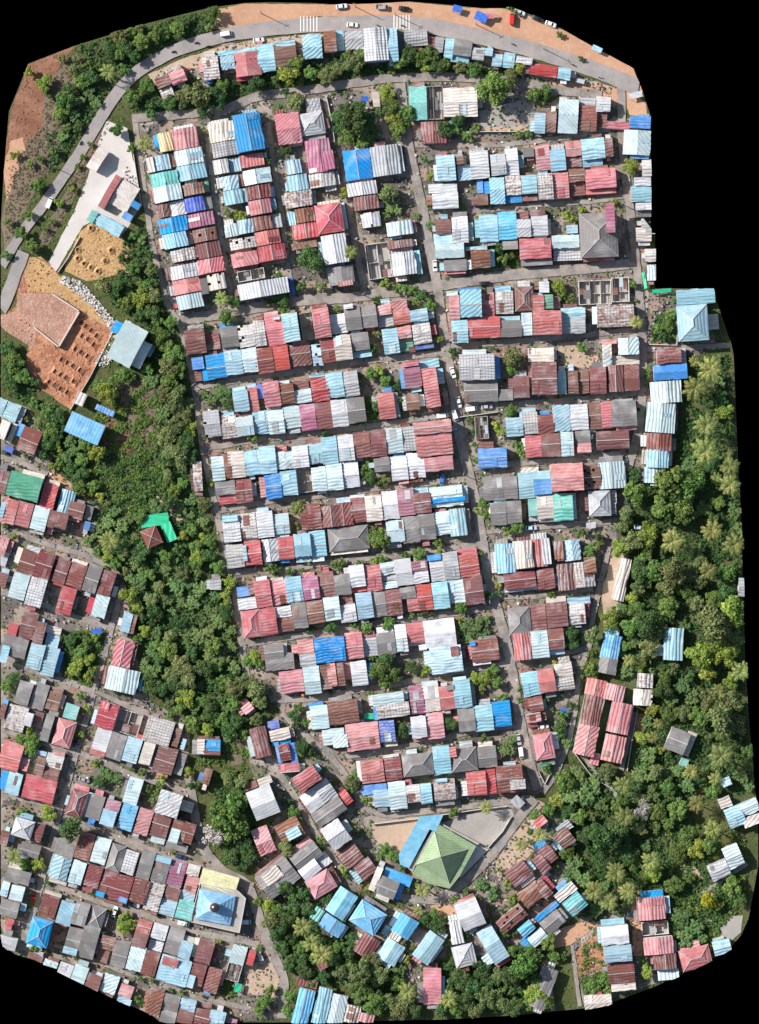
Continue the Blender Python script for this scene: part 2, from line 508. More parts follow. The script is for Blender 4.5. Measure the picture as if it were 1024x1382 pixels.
R('F2',430,380,5.12,8,'u','''
L 42 640 118 172
S 152 630 112 172
V 574 572 120 170 + Kf 572 560 116 38
R2 706 612 102 268 + Lf 692 548 136 62 + Lf 806 606 50 108 + Mf 850 760 40 100
''')
R('F2b',240,390,5.12,7,'u','''
Sx 172 850 112 180
O 294 880 108 158
P 400 890 118 132 + Mf 400 862 110 34
L 512 852 112 158
P 616 844 110 166
P 724 820 126 146
V 836 806 108 180
M 944 794 116 182
''')
R('F2b',430,380,5.12,7,'u','''
W 80 826 110 186
G 190 812 122 172
R 400 778 116 178
U 596 786 92 110
''')
R('G1',260,560,5.12,6,'u','''
P 126 292 88 168 + Ux 198 274 60 170
Cw 240 258 114 182
L 354 254 112 168
L 456 222 112 188
P 570 262 118 120 + Kf 566 214 82 44
W 684 222 110 148
L 784 206 118 138
L 884 162 108 184
''')
R('G1',440,560,5.12,6,'u','''
W 76 146 108 176
M 184 126 112 176
M 294 118 112 176
P 408 98 112 172
Sf 514 86 104 170
K2 596 58 264 86 + K 612 130 250 165 + K 672 300 200 98
''')
R('G1b',260,560,5.12,6,'u','''
G 152 466 140 92 + Rf 180 560 130 62
M 288 454 118 158 + Wf 404 470 34 90
B 494 418 112 166
L 600 392 114 172
Cx 714 374 104 168
P 818 366 100 164
P 918 344 110 180
''')
R('G1b',440,560,5.12,6,'u','''
P 0 350 112 172
W 110 328 108 180
G 326 302 110 98
W 440 294 114 166
W 550 270 122 172
''')
R('H1',260,560,5.12,6,'u','''
W 204 704 118 180 + Lf 204 696 108 50
O 316 686 118 174
W 436 672 114 180
P 550 690 112 140
M 738 624 142 176
Mr 886 634 140 148
''')
R('H1',440,560,5.12,6,'u','''
Mr 54 612 122 160
M 164 580 108 168
C 264 562 114 176
W 380 534 112 192
V 484 516 116 182
M 596 546 120 136 + Lf 586 508 118 38
P 708 504 228 140 + Bf 722 584 236 30
''')
R('H1b',260,560,5.12,6,'u','''
O 228 902 120 160
R 354 874 114 168 + Lf 346 900 26 110
Wr 478 862 108 156
R 584 846 108 156
L 694 826 116 156
L 800 806 112 176
''')
R('H1b',440,560,5.12,6,'u','''
Gh 8 786 280 164
P 410 738 122 146
G 516 708 118 180
G 630 690 114 176
P 736 674 112 160
Lr 844 652 112 190 + Gf 958 650 30 160
''')
R('M1',620,530,4.267,4,'u','''
Gx 84 140 76 130
L 262 150 98 104 + Lf 340 94 96 50
O 356 116 88 128
M 446 130 92 110
L 530 76 98 150
W 628 74 104 142
U 732 62 82 152 + K 808 56 60 150
Gr 868 58 142 140
''')
R('M1b',620,530,4.267,3,'u','''
B 102 324 166 112 + Uf 104 284 90 40
R 372 252 94 124
M 466 240 108 132
P 576 228 74 140 + Rf 640 226 28 132
G 662 222 86 70 + K 672 292 82 58
M 782 226 188 104
''')
R('M2',620,530,4.267,4,'u','''
G 132 492 196 132
L 332 462 186 150 + Bf 420 500 104 90
K2 516 416 186 156
Ux 708 410 96 150
Pr 792 404 152 154
''')
R('M2b',620,530,4.267,3,'u','''
G 172 634 92 130 
G 262 624 90 130
Ef 390 612 56 100
C 440 600 104 128
E 532 584 114 156
Sh 736 568 128 146 + Cf 866 562 34 80
''')
R('M3',620,530,4.267,5,'v','''
L 198 874 110 170
W 306 856 108 164
R 404 846 92 160 + Wf 464 840 50 150
Lx 594 850 92 118 + U 534 852 58 110
''')
R('E3',780,360,4.6545,-4,'v','''
P 430 852 182 186
''')
R('E3',800,540,4.571,-2,'v','''
M 328 204 152 106 + Cf 300 306 30 90
L 328 304 134 112
Q 316 414 110 96
''')
R('I1',290,730,5.12,8,'u','''
Wf 156 400 128 80 + Bf 148 320 90 70 + Mf 226 296 46 80
K 266 278 112 186
K 384 274 110 172 + Cf 382 258 90 24
L 480 254 114 176
V 598 252 112 158
M 704 224 112 170
G 818 238 110 142 + Wf 886 186 136 42
''')
R('I1',470,720,5.12,8,'u','''
W 0 226 104 150 + Rf 18 362 104 48
R 108 226 108 178
P 214 206 108 84 + Sf 230 292 104 40 + Pf 234 336 104 50
W 312 186 116 180
V 428 194 112 70 + W 440 268 110 80
W 552 168 100 166 + Bf 540 152 96 40
S 642 136 106 188
R 756 152 134 154 + Kf 744 112 140 66
''')
R('I1b',290,730,5.12,8,'u','''
Rh 176 486 132 190
R 302 470 114 184
W 414 456 110 76 + M 428 530 110 104
Gr 526 432 100 176
U 628 418 114 158
P 744 392 110 160
W 858 446 110 122 + Mf 850 380 96 66
Q 966 362 112 180
''')
R('I1b',470,720,5.12,8,'u','''
Gr 146 412 104 170
M 250 394 106 176
G 352 378 108 76 + R 400 450 84 90
R 462 358 104 180
L 568 342 112 184
P 678 324 110 160 + Rf 700 480 60 34
M 786 308 132 188
''')
R('J1',290,730,5.12,6,'u','''
G 336 722 136 110 + G 344 790 200 110
Kf 566 684 112 100 + S 582 782 112 90
B 682 674 210 172
K 894 638 120 182
''')
R('J1',470,720,5.12,7,'u','''
G 186 690 130 150 + Sf 94 724 104 130 + Rf 90 684 90 40
W 314 630 80 190 + Wf 400 660 76 120 + R 390 620 124 140 + Wf 480 740 56 70
Ws 512 604 216 192
Q 556 788 218 186 + Mf 700 778 56 70
M 838 742 190 150 + Bf 832 746 42 34
''')
R('J1b',290,730,5.12,7,'u','''
K 440 904 164 150
P 604 872 114 190
Uf 722 856 70 170 + K2 770 846 60 160 + M 836 840 50 160 + Kf 880 832 60 130
W 932 836 110 168
''')
R('K1',380,880,4.6545,7,'u','''
P 176 338 110 146 + Bf 166 318 96 36
U 284 312 190 148 + Lf 394 436 124 22
P 566 268 198 70 + O 590 330 208 86 + Bf 572 340 30 88
''')
R('K1',560,880,4.6545,7,'u','''
V -44 212 86 180
C 36 208 108 170
K 142 216 104 148 + Gf 188 206 52 34
L 232 180 108 174
''')
R('K1b',380,880,4.6545,6,'u','''
P 252 486 140 100 + Pf 318 520 94 80
K 396 452 208 170
D 608 432 96 136 + Cf 640 560 86 34
W 806 404 96 136
K 904 384 106 160 + Rf 826 544 200 20
''')
R('K1b',560,880,4.6545,6,'u','''
G 262 358 106 140
L 362 336 118 164 + B 476 312 116 160
''')
R('L1',380,880,4.6545,7,'u','''
R 490 680 144 146
M 640 664 104 144 + Wf 636 646 100 30
Gh 750 644 192 140
''')
R('L1',560,880,4.6545,6,'u','''
L 104 592 108 176
Gh 214 606 168 150 + Kf 214 592 40 64
G 386 594 118 132
''')
R('L1b',380,880,4.6545,6,'u','''
L 574 868 104 104 + Bf 498 836 160 64
P 664 816 110 172
O 770 836 96 110 + L 864 824 72 128 
''')
R('L1b',560,880,4.6545,5,'u','''
O 112 800 134 130 + Lf 126 790 74 26
R 316 752 124 150 + Rf 440 732 60 160
M 502 714 166 170 + Of 590 796 98 64
''')
R('O1',640,690,4.6545,7,'v','''
L 126 222 110 154 + Sf 126 238 40 140
C2 240 196 114 168
M 348 182 106 164 + Wf 412 172 48 160
Uf 504 190 46 124 + P 556 184 92 132
''')
R('O1b',640,690,4.6545,6,'u','''
M 178 388 200 106 + Wf 186 478 214 34
M 386 366 108 128
Mr 510 334 118 168
Or 620 322 120 160 + Uf 680 290 74 100
''')
R('O2',640,690,4.6545,5,'u','''
Gh 204 606 140 170
M 348 592 94 158
M 444 578 132 152
O 584 580 104 132 + Lf 578 544 146 50
''')
R('O2b',640,690,4.6545,6,'u','''
Kr 236 768 108 170
P 346 754 108 170
M 456 742 98 124 + Lf 464 864 100 40
''')
R('O3',560,880,4.6545,10,'u','''
L 656 132 108 150
K 758 114 106 146
C 866 76 112 84 + O 874 162 116 84
M 704 284 90 96
K 690 388 94 60
Kh 732 518 122 164 + Nf 778 690 98 30
''')
R('O4',740,830,3.6056,-12,'v','''
K 188 300 96 82 + K 280 326 96 80
M 176 380 98 145
K 308 414 104 150
K 146 522 102 150
K 276 572 104 130 + Kf 208 664 46 60
''')
R('P1',640,690,4.6545,-12,'v','''
C 916 290 70 268
B 818 764 110 156 + Lf 816 722 100 40
G 790 908 112 100
''')
R('P2',740,830,3.6056,-3,'v','''
L 562 58 92 158 + Lf 508 140 60 56
O 432 280 74 70 + Cx 412 356 90 80
''')
R('P2',740,830,3.6056,-22,'u','''
G 598 540 100 110 + Cf 680 560 46 120 + Ef 646 690 40 40
''')
R('P3',780,700,3.455,-2,'u','''
S 744 276 40 84
''')
R('P3',740,830,3.6056,22,'u','''
L 846 946 84 100
P 914 920 96 64 + C 934 990 90 50
L 832 800 46 40
C 818 896 60 50
''')
R('V1',0,520,5.12,-22,'u','''
L 62 108 100 124 + L 4 86 60 118
Cr 24 236 66 130
U 176 282 134 160 + Bf 134 258 50 90 + Df 40 412 66 40 + Cf 96 262 36 140
''')
R('Z1',0,520,5.12,-24,'v','''
lfs2 510 182 250 148
Bf 676 130 136 40
Cf 546 40 70 90
''')
R('V2',0,520,5.12,-15,'u','''
M -14 572 96 170
n2 92 588 226 172
R 318 668 100 180 + Cf 348 650 76 30
Lr 434 712 100 170
M 492 798 110 108 + Gf 606 826 50 100
''')
R('V2b',0,520,5.12,-15,'u','''
L 20 806 34 110
K 40 776 40 172 + R 78 786 66 170
R 148 798 100 170
P 252 828 106 160
M 356 862 50 120 + M 406 874 80 110
Bf 594 936 42 60
''')
R('V2c',110,660,3.938,24,'v','''
Mp 314 226 90 102
''')
R('V3',0,700,4.6545,-18,'u','''
K 4 104 66 120 + Wf 10 200 56 90
M 152 184 104 160 + Wf 178 160 92 36
M 258 194 106 178
M 376 244 80 150 
M 462 268 100 150 + Cf 460 246 100 30
G 570 278 88 176
M 656 314 88 160 + Wf 720 420 30 70
''')
R('V3b',0,700,4.6545,-16,'u','''
M 8 332 56 90
P 98 330 104 164
W 206 358 104 180
R 396 416 98 174
P 612 470 88 140
''')
R('V4',0,700,4.6545,-14,'u','''
M 156 582 98 160 + R 66 650 60 80
M 242 640 62 140 + Cf 300 664 96 50 + Lf 300 716 86 80
L 784 584 60 120 + U 826 598 44 120
''')
R('V4b',0,700,4.6545,-15,'u','''
G 30 718 166 126 + Lf 26 788 50 110
L 206 772 94 160
L 300 798 86 180
''')
R('V4c',0,700,4.6545,-13,'v','''
K 738 748 118 172
P 694 916 196 150
''')
R('V5',0,880,5.12,-17,'u','''
G 148 188 100 160
G 256 204 100 180 + Wf 216 190 50 30
U 350 262 92 130 + Gf 350 380 70 50
Ex 466 346 96 100 
''')
R('V5b',0,880,5.12,-16,'u','''
M 22 346 40 110
O 76 352 136 170
W 196 414 50 90 + Mf 254 404 60 110
G 330 420 60 190
Kh 412 448 130 190
''')
R('V6',0,880,5.12,-17,'u','''
R 704 328 136 184 + Rr 712 332 60 90
Gx 830 384 170 160
W 678 514 106 172 + Rf 630 656 110 40
G 782 546 110 180
L 892 576 106 170
C 1004 614 80 150
''')
R('V6',100,920,4.6545,-17,'u','''
O 474 208 172 160
Uf 646 285 40 120 + Lf 682 352 30 70
M 538 390 128 166 + Gf 664 440 52 140
U 828 536 50 100
''')
R('V6',100,920,4.6545,-2,'u','''
B 778 356 144 100 + Cf 776 354 48 96 + Mf 812 428 110 28
''')
R('V7',0,880,5.12,-16,'u','''
K 36 604 146 190 + Kf 156 722 58 90
O 336 690 120 90 + M 322 766 108 120
U 268 712 66 130 + Lf 256 668 76 34
''')
R('V7b',0,880,5.12,-14,'u','''
L 72 820 98 150 + Bf 20 812 56 130
R 190 838 220 162
''')
R('V8',0,1050,5.12,-17,'u','''
Mh 506 62 120 190 + Lf 620 92 30 180
G 640 100 100 170
V 750 134 100 170 + Lf 722 200 100 110
l 860 162 106 180
K 974 196 100 180
''')
R('V8',140,1030,4.6545,-17,'u','''
M 328 300 110 150 + Pf 310 428 90 60
U 448 340 146 130 + Pf 432 396 60 90 + Gf 400 476 140 50
W2 366 156 146 150 + Cf 500 226 76 66
P 168 78 92 164
''')
R('V9',0,1050,5.12,-17,'u','''
W2h 122 256 140 130 + M 264 300 60 130
G 158 430 140 90
''')
R('W1',0,1050,5.12,-17,'u','''
G 412 406 130 130
U 558 380 110 170
P 676 394 106 180
Gh 786 438 100 190
W 880 486 92 160
''')
R('W1',140,1030,4.6545,-16,'u','''
G 250 538 86 180 
G 336 574 98 160 + Lf 338 566 98 40
V 434 596 100 160
C 536 622 80 70
yf 626 650 238 112
K 530 690 80 110 
''')
R('W2',0,1050,5.12,-17,'u','''
Lr 388 518 122 160 + Cf 352 660 126 50
P 518 556 94 160
M 622 586 104 150
M 730 624 210 190 + Bf 674 768 60 34 + Bf 832 806 60 36
''')
R('W2',140,1030,4.6545,-17,'u','''
M 204 710 100 152
O 300 732 96 180
M 400 766 92 80 + L 374 838 98 104
E 480 846 104 118 + Lf 492 790 92 60
''')
R('X1',0,1182,5.12,-17,'u','''
M 312 112 116 150 + Cf 318 88 120 34
L 432 160 106 160
Gr 534 164 104 160
Gp 640 190 110 160
R 964 288 100 90 + M 938 374 100 100
''')
R('X1b',0,1182,5.12,-15,'u','''
B2h 236 266 150 190
Gr 486 340 104 180 + Lf 448 472 100 50
G 592 330 114 222
U 712 400 100 90 + Uf 690 480 80 110
G 806 432 106 180
P 914 464 108 172
''')
R('X1',180,1182,5.12,-16,'u','''
W 150 310 104 110 + Wf 118 430 100 70
G 260 342 110 180
L 340 436 84 120 + Cf 430 416 40 140
M 462 426 112 160 
P 694 462 104 130 + R 806 500 50 110
''')
R('X1b',180,1182,5.12,-16,'u','''
M 98 500 100 170 
L 206 530 214 180 + Rf 214 540 110 60
M 418 588 100 150 + Lf 392 670 46 90
U 528 620 96 170
Cx 660 590 100 120
''')
R('X2',0,1182,5.12,-20,'u','''
M 204 516 110 100
P 318 562 98 90
W 428 580 98 120
P 530 596 100 150
M 622 656 100 110 + Wf 640 644 80 24
P 736 660 106 130 + Mf 704 780 90 60
K 846 730 94 90 + Lf 822 818 100 80 + Wf 850 700 50 30
''')
R('X2',180,1182,5.12,-14,'u','''
U 124 758 104 190
G 226 800 110 110 + G 204 900 110 100
L 336 830 110 80 + M 320 910 110 90
M 440 902 110 120 + Mf 470 862 80 40
L 540 912 110 100 + Vf 654 972 70 40
''')
R('Y1',0,1050,5.12,-15,'u','''
Gr 60 608 170 90
P 28 704 54 100 + P 92 726 94 104
G 20 826 130 110 + Lf 152 856 40 56
R 54 962 54 34
Mf 20 350 60 100
''')
R('Y1',0,1182,5.12,-15,'u','''
S 10 396 126 90
''')
R('S1',310,940,5.12,13,'v','''
M 135 222 112 210
''')
R('S1',310,940,5.12,38,'u','''
Kf 76 78 76 60
''')
R('S1',310,940,5.12,12,'u','''
C 272 236 140 74 + Df 254 172 84 60
M 330 330 76 120 + Bf 306 312 30 150 + Df 398 322 50 140
''')
R('S1',310,940,5.12,5,'u','''
R 340 462 140 62
''')
R('S1',310,940,5.12,35,'u','''
R2 430 560 172 118
Ws 480 690 118 140 + S 576 622 112 140 + Bf 608 596 60 40 
R 750 664 56 100
G 560 812 230 110
Ws2 625 916 148 172
''')
R('S2',310,940,5.12,22,'u','''
Ws2 112 660 176 208 + Uf 96 606 90 50 + Cf 186 572 100 56
K 145 925 118 188
''')
R('S2',310,940,5.12,28,'u','''
U 306 896 170 140 + Lf 380 930 100 70
''')
R('S3',330,1060,4.452,38,'u','''
G 268 432 178 108
G 60 552 224 168 + Cf 96 536 116 84
Ws 318 505 124 84 + Wf 424 434 70 80
''')
R('S3',330,1060,4.452,31,'u','''
Kh 360 572 158 126
''')
R('S3',330,1060,4.452,36,'u','''
M 555 414 126 108
M 650 486 112 100 + Lf 626 512 40 96
''')
R('S3',330,1060,4.452,-22,'u','''
G 812 528 132 112 + Bf 850 484 176 64 + Bf 932 576 36 104
Cf 798 478 40 150
''')
R('S4',330,1060,4.452,-33,'v','''
ls 578 596 124 170
l2h 708 672 178 152
ls 492 758 142 92 + Ef 434 720 60 80
M 722 872 112 132
''')
R('S4',370,1182,5.12,-31,'v','''
ls2 880 240 138 146 + Lf 770 330 60 70 + Cf 812 364 90 70
Ls 785 415 140 156
''')
R('S5',370,1182,5.12,-14,'v','''
l 178 764 112 250 + Mf 160 690 150 56
L 316 754 96 256
P 408 800 108 210
O 506 876 100 124
K 594 930 106 64
''')
R('S5',370,1182,5.12,30,'v','''
Mf 290 600 70 60
''')
R('S4',540,1172,5.12,-36,'v','''
Ls 206 416 126 212 + Gf 120 392 90 100
''')
R('S6',540,1172,5.12,23,'u','''
Ws2 366 248 162 194
''')
R('S6',540,1172,5.12,10,'v','''
W 330 362 84 162
''')
R('S6',540,1172,5.12,31,'u','''
Ls 520 438 120 256 + Mf 508 452 30 90 + Pf 556 612 60 74
''')
R('S6',540,1172,5.12,14,'u','''
Wh 350 540 150 152
''')
R('S6',540,1172,5.12,0,'u','''
K 158 682 124 248
''')
R('S7',640,1080,4.6545,37,'u','''
M 184 454 146 114
M 384 316 90 116
M 358 372 72 118 
U 490 218 100 110
S 506 176 100 56
Rf 362 132 80 56
''')
R('S7',640,1080,4.6545,40,'u','''
T2 545 640 124 106 + C 494 594 146 60 + Bf 504 542 100 46
G 404 768 142 98 + Bf 372 736 176 40
l 264 806 100 68 + P 328 864 114 76 + Bf 278 886 70 70
Ux 264 592 150 110
Ux 130 762 190 90
U 366 522 64 120
''')
R('S8',780,1130,4.1967,5,'u','''
Ws2 118 496 157 106
L2 138 608 156 94
M 160 708 150 116 + Cx 182 826 140 40
C 30 892 154 86
''')
R('S9',780,1130,4.1967,5,'v','''
K 325 340 160 128 + Bf 350 302 128 40
Cx 356 480 150 76
K 364 564 166 98
M 418 656 128 90 + Pf 446 748 120 60
''')
R('S9',780,1130,4.1967,14,'u','''
Rh 562 640 174 122
L 752 590 100 80
''')
R('P4',780,1130,4.1967,23,'u','''
P 805 62 94 126
S 722 158 112 96
''')
R('P5',700,1080,3.1605,-20,'v','''
G 100 700 72 180
''')
R('Q1',0,200,4,-30,'u','''
R 630 144 38 200
Cs 664 168 110 150
L 520 340 180 66 + Ef 502 336 40 66
''')
R('Q1',0,200,4,-30,'u','''
Bf 722 284 50 36
Bf 678 344 52 40
''')
R('Q1',0,0,4,-33,'u','''
Cs 536 796 62 124
''')
R('Z2',80,400,4.6045,-28,'u','''
Ps2 420 150 160 256 + Ps 486 254 110 170 + Bf 352 146 64 76 + Ef 560 290 50 80
''')
R('Z3',260,560,5.12,3,'u','''
O 2 346 62 180
''')
R('Z3',110,660,3.938,0,'u','''
S 684 480 60 54
''')
# ------------------------------------------------------------------ setting: land, lanes, yards
sl=MB(); sl.prism(OW,-6,0); land=sl.ob('terrain',GM['base']); fix_normals(land); tag(land,kind='structure')
ZL=[.02]
def snap(x,y):
    """a point past the edge of the land moves to the edge"""
    if inside(x,y): return (x,y)
    best=None
    for i in range(len(OUT)):
        a=OUT[i-1]; b=OUT[i]; dx,dy=b[0]-a[0],b[1]-a[1]; t=max(0,min(1,((x-a[0])*dx+(y-a[1])*dy)/(dx*dx+dy*dy))); q=(a[0]+t*dx,a[1]+t*dy); d=math.hypot(x-q[0],y-q[1])
        if best is None or d<best[0]: best=(d,q)
    return best[1]
NOJUNK=[(500,1102),(700,1082),(700,1100),(640,1155),(560,1200),(515,1160)]
SHEETS=[]
def sheet(name,P,mat,label=None,kind='structure'):
    SHEETS.append((min(p[0] for p in P),max(p[0] for p in P),min(p[1] for p in P),max(p[1] for p in P),P))
    P=[snap(*p) for p in P]; ZL[0]+=.0045; z=ZL[0]; V=[(*wp(*p),z) for p in P]
    F=[tuple(t) for t in tessellate_polygon([[Vector(v) for v in V]])]
    o=mesh_obj(name,V,F,mat); fix_up(o); tag(o,label,kind=kind); return o
def fix_up(o):
    for p in o.data.polygons:
        if p.normal.z<0: p.flip()
def wob(P,amp=2.2,step=9,seed=1):
    g=random.Random(seed); Q=[]
    for i in range(len(P)):
        a=P[i]; b=P[(i+1)%len(P)]; n=max(1,int(math.hypot(b[0]-a[0],b[1]-a[1])/step))
        for k in range(n): Q.append((a[0]+(b[0]-a[0])*k/n+g.uniform(-amp,amp),a[1]+(b[1]-a[1])*k/n+g.uniform(-amp,amp)))
    return Q
VILL=[[(178,158),(225,152),(300,150),(345,128),(450,112),(560,102),(700,112),(740,140),(770,120),(835,120),(840,160),(872,160),(872,480),(872,645),(835,720),(815,780),(795,880),(770,1000),(740,1060),(700,1095),(560,1105),(480,1085),(440,1060),(380,960),(325,900),(305,780),(288,700),(270,600),(258,500),(240,440),(215,400),(200,300),(185,220)],
[(868,395),(925,395),(975,470),(940,480),(912,480),(915,560),(905,640),(868,640)],
[(0,540),(40,550),(80,640),(130,670),(155,760),(170,790),(180,870),(200,945),(255,975),(255,1010),(250,1050),(265,1100),(300,1180),(345,1200),(385,1300),(380,1376),(215,1376),(100,1316),(20,1285),(0,1250)],
[(325,985),(380,965),(440,1040),(490,1085),(560,1105),(700,1090),(720,1075),(735,1085),(700,1130),(650,1190),(620,1215),(570,1235),(500,1200),(440,1210),(350,1200),(340,1150),(375,1100),(345,1060)],
[(430,1190),(560,1235),(610,1240),(600,1290),(560,1340),(500,1280),(440,1250)],[(600,1190),(700,1130),(760,1090),(790,1230),(740,1260),(690,1290),(610,1290)],
[(790,1215),(860,1190),(920,1280),(970,1275),(905,1322),(790,1358),(770,1290)],[(345,1200),(440,1180),(470,1220),(380,1260)],
[(205,100),(250,85),(300,60),(420,45),(540,42),(640,60),(830,118),(820,150),(760,120),(640,88),(540,90),(420,85),(300,110),(220,140)]]
for k,P in enumerate(VILL): sheet('village_ground',wob(P,1.5,12,k),GM['village'])
def Zs(name,P,m,w=1.6,seed=3): return sheet(name,wob(P,w,7,seed+len(P)),GM[m])
Zs('bare_earth',[(38,86),(100,62),(88,80),(62,112),(58,150),(60,172),(40,190),(20,230),(6,262),(8,200),(14,150)],'red')
Zs('scrub_ground',[(100,72),(120,90),(112,140),(104,170),(78,215),(40,270),(6,340),(2,300),(8,250),(30,200),(58,172),(60,115)],'scrub')
Zs('bare_earth',[(6,225),(14,190),(30,186),(34,200),(20,240),(8,275)],'laterite')
Zs('roadside_earth',[(285,40),(295,12),(330,5),(450,6),(552,3),(640,11),(690,12),(757,39),(855,93),(868,125),(840,106),(760,76),(690,54),(620,34),(540,22),(430,22),(345,32)],'laterite',.6)
Zs('roadside_earth',[(200,100),(250,78),(300,62),(360,52),(420,46),(545,44),(600,52),(700,80),(830,118),(812,150),(795,128),(690,95),(600,66),(540,58),(420,60),(330,75),(250,95),(212,118)],'sand',.8)
Zs('roadside_earth',[(735,110),(800,115),(836,120),(838,150),(800,132),(745,128)],'laterite',.8)
Zs('roadside_earth',[(840,112),(872,140),(874,160),(850,155),(838,130)],'laterite',.5)
Zs('verge',[(135,150),(150,165),(115,240),(62,335),(50,325),(85,265),(110,215)],'scrub',.6)
Zs('concrete_yard',[(143,163),(172,173),(176,200),(184,235),(190,278),(172,308),(160,322),(125,298),(112,305),(72,372),(63,358),(100,285),(118,240),(125,215)],'white',.5)
Zs('earth_fill',[(108,312),(124,300),(150,312),(165,318),(178,345),(174,368),(150,372),(118,380),(88,366),(90,350)],'ochre',1)
Zs('clay_ground',[(20,370),(32,346),(60,350),(80,372),(110,395),(150,432),(155,445),(140,470),(120,510),(95,553),(70,535),(45,520),(34,490),(38,465),(5,445),(4,425),(25,412),(22,395)],'clay',1.2)
Zs('clay_ground',[(30,350),(55,346),(80,372),(105,392),(150,434),(140,440),(108,418),(70,395),(38,392)],'ochre',1.2)
Zs('dirt_track',[(0,425),(25,420),(50,445),(45,470),(20,455),(0,440)],'pink',1)
Zs('dry_slope',[(135,575),(165,560),(180,600),(172,612),(140,600)],'red',1.5)
Zs('dry_slope',[(158,520),(200,510),(215,540),(205,600),(180,590),(170,560)],'scrub',2)
Zs('dirt_path',[(64,634),(80,640),(98,655),(125,668),(122,676),(98,664),(70,648)],'laterite',.8)
Zs('bare_earth',[(210,668),(235,680),(252,690),(240,715),(232,700),(215,690)],'sand',1)
Zs('lot_ground',[(500,120),(522,128),(524,180),(535,190),(512,188),(498,150)],'sand',1)
Zs('yard_slab',[(646,150),(700,136),(722,136),(722,178),(700,176),(650,178)],'slab',.6)
Zs('yard_slab',[(648,172),(722,170),(722,176),(648,178)],'sand',.4)
Zs('yard_slab',[(752,462),(786,462),(810,478),(800,498),(756,492)],'sand',1)
Zs('lane_verge',[(860,520),(872,390),(876,395),(868,470),(868,520)],'slab',.4)
Zs('mosque_yard',[(500,1112),(565,1102),(545,1150),(528,1160),(512,1150),(505,1135)],'sand',.7)
Zs('mosque_yard',[(590,1112),(686,1084),(694,1100),(676,1124),(655,1145),(640,1138),(600,1115)],'slab',.4)
Zs('bare_earth',[(580,1222),(602,1218),(618,1230),(612,1240),(590,1236)],'laterite',1)
Zs('bare_earth',[(330,1290),(348,1272),(380,1290),(384,1320),(370,1345),(330,1342)],'sand',1)
Zs('bare_earth',[(300,985),(325,1000),(328,1030),(312,1035)],'scrub',1)
Zs('bare_earth',[(690,1130),(722,1090),(740,1110),(720,1150),(690,1180),(672,1190),(668,1165)],'sand',1.3)
Zs('bare_earth',[(750,1255),(800,1240),(808,1248),(770,1275),(745,1280)],'laterite',.8)
Zs('roadside_earth',[(812,800),(826,745),(842,738),(852,742),(842,830),(815,848)],'sand',1)
Zs('vegetable_bed',[(775,1280),(812,1258),(816,1305),(780,1320)],'clay',.6)
Zs('vegetable_bed',[(782,1322),(820,1308),(826,1340),(788,1344)],'grass',.6)
Zs('bare_earth',[(850,1205),(862,1200),(868,1290),(855,1290)],'laterite',.8)
Zs('bare_earth',[(895,1120),(920,1145),(935,1165),(955,1195),(975,1205),(965,1215),(940,1200),(905,1160)],'sand',1)
Zs('concrete_yard',[(955,1240),(1003,1235),(1000,1258),(985,1272),(965,1262)],'slab',.6)
Zs('pond',[(912,1090),(945,1062),(950,1075),(938,1092),(930,1102),(905,1118),(898,1110)],'pond',.8)
Zs('lot_ground',[(848,960),(876,965),(870,1000),(850,1000)],'clay',.6)
Zs('grass_plot',[(660,332),(700,330),(702,362),(660,362)],'grass',.8)
Zs('grass_plot',[(885,425),(912,422),(912,462),(878,464)],'grass',.6)
Zs('grass_plot',[(745,850),(782,842),(786,865),(775,882),(752,878)],'grass',.6)
Zs('grass_plot',[(492,535),(512,533),(514,566),(495,568)],'grass',.4)
Zs('grass_plot',[(88,852),(143,850),(138,905),(128,930),(84,912)],'grass',1)
Zs('grass_plot',[(930,1180),(958,1190),(960,1215),(920,1222),(900,1195)],'grass',1)
Zs('grass_plot',[(300,1322),(322,1328),(316,1346),(296,1342)],'grass',.4)
LANES=[]
def lane(pts,w,m='lane',name='lane',soft=.6,seed=0,w0=None):
    if w<=10: w*=.88
    g=random.Random(len(LANES)+11); Q=[]
    for i in range(len(pts)-1):
        n=max(1,int(math.hypot(pts[i+1][0]-pts[i][0],pts[i+1][1]-pts[i][1])/8))
        for k in range(n): Q.append((pts[i][0]+(pts[i+1][0]-pts[i][0])*k/n,pts[i][1]+(pts[i+1][1]-pts[i][1])*k/n))
    Q.append(pts[-1])
    for _ in range(2): Q=[Q[0]]+[((Q[i-1][0]+2*Q[i][0]+Q[i+1][0])/4,(Q[i-1][1]+2*Q[i][1]+Q[i+1][1])/4) for i in range(1,len(Q)-1)]+[Q[-1]]
    A=[];B=[]
    WN=w; n_=len(Q)
    for i,q in enumerate(Q):
        w=WN if w0 is None else w0+(WN-w0)*min(1,i/n_*1.6)
        a=Q[max(0,i-1)]; b=Q[min(len(Q)-1,i+1)]; d=math.hypot(b[0]-a[0],b[1]-a[1]); nx,ny=-(b[1]-a[1])/d,(b[0]-a[0])/d
        A.append((q[0]+nx*(w/2+g.uniform(-soft,soft)),q[1]+ny*(w/2+g.uniform(-soft,soft)))); B.append((q[0]-nx*(w/2+g.uniform(-soft,soft)),q[1]-ny*(w/2+g.uniform(-soft,soft))))
    ZL[0]+=.0045; z=ZL[0]; n=len(Q); A=[snap(*p) for p in A]; B=[snap(*p) for p in B]; V=[(*wp(*p),z) for p in A]+[(*wp(*p),z) for p in B]
    o=mesh_obj(name,V,[(i,i+1,n+i+1,n+i) for i in range(n-1)],GM[m]); fix_up(o); tag(o,kind='structure'); LANES.append((Q,WN)); return o
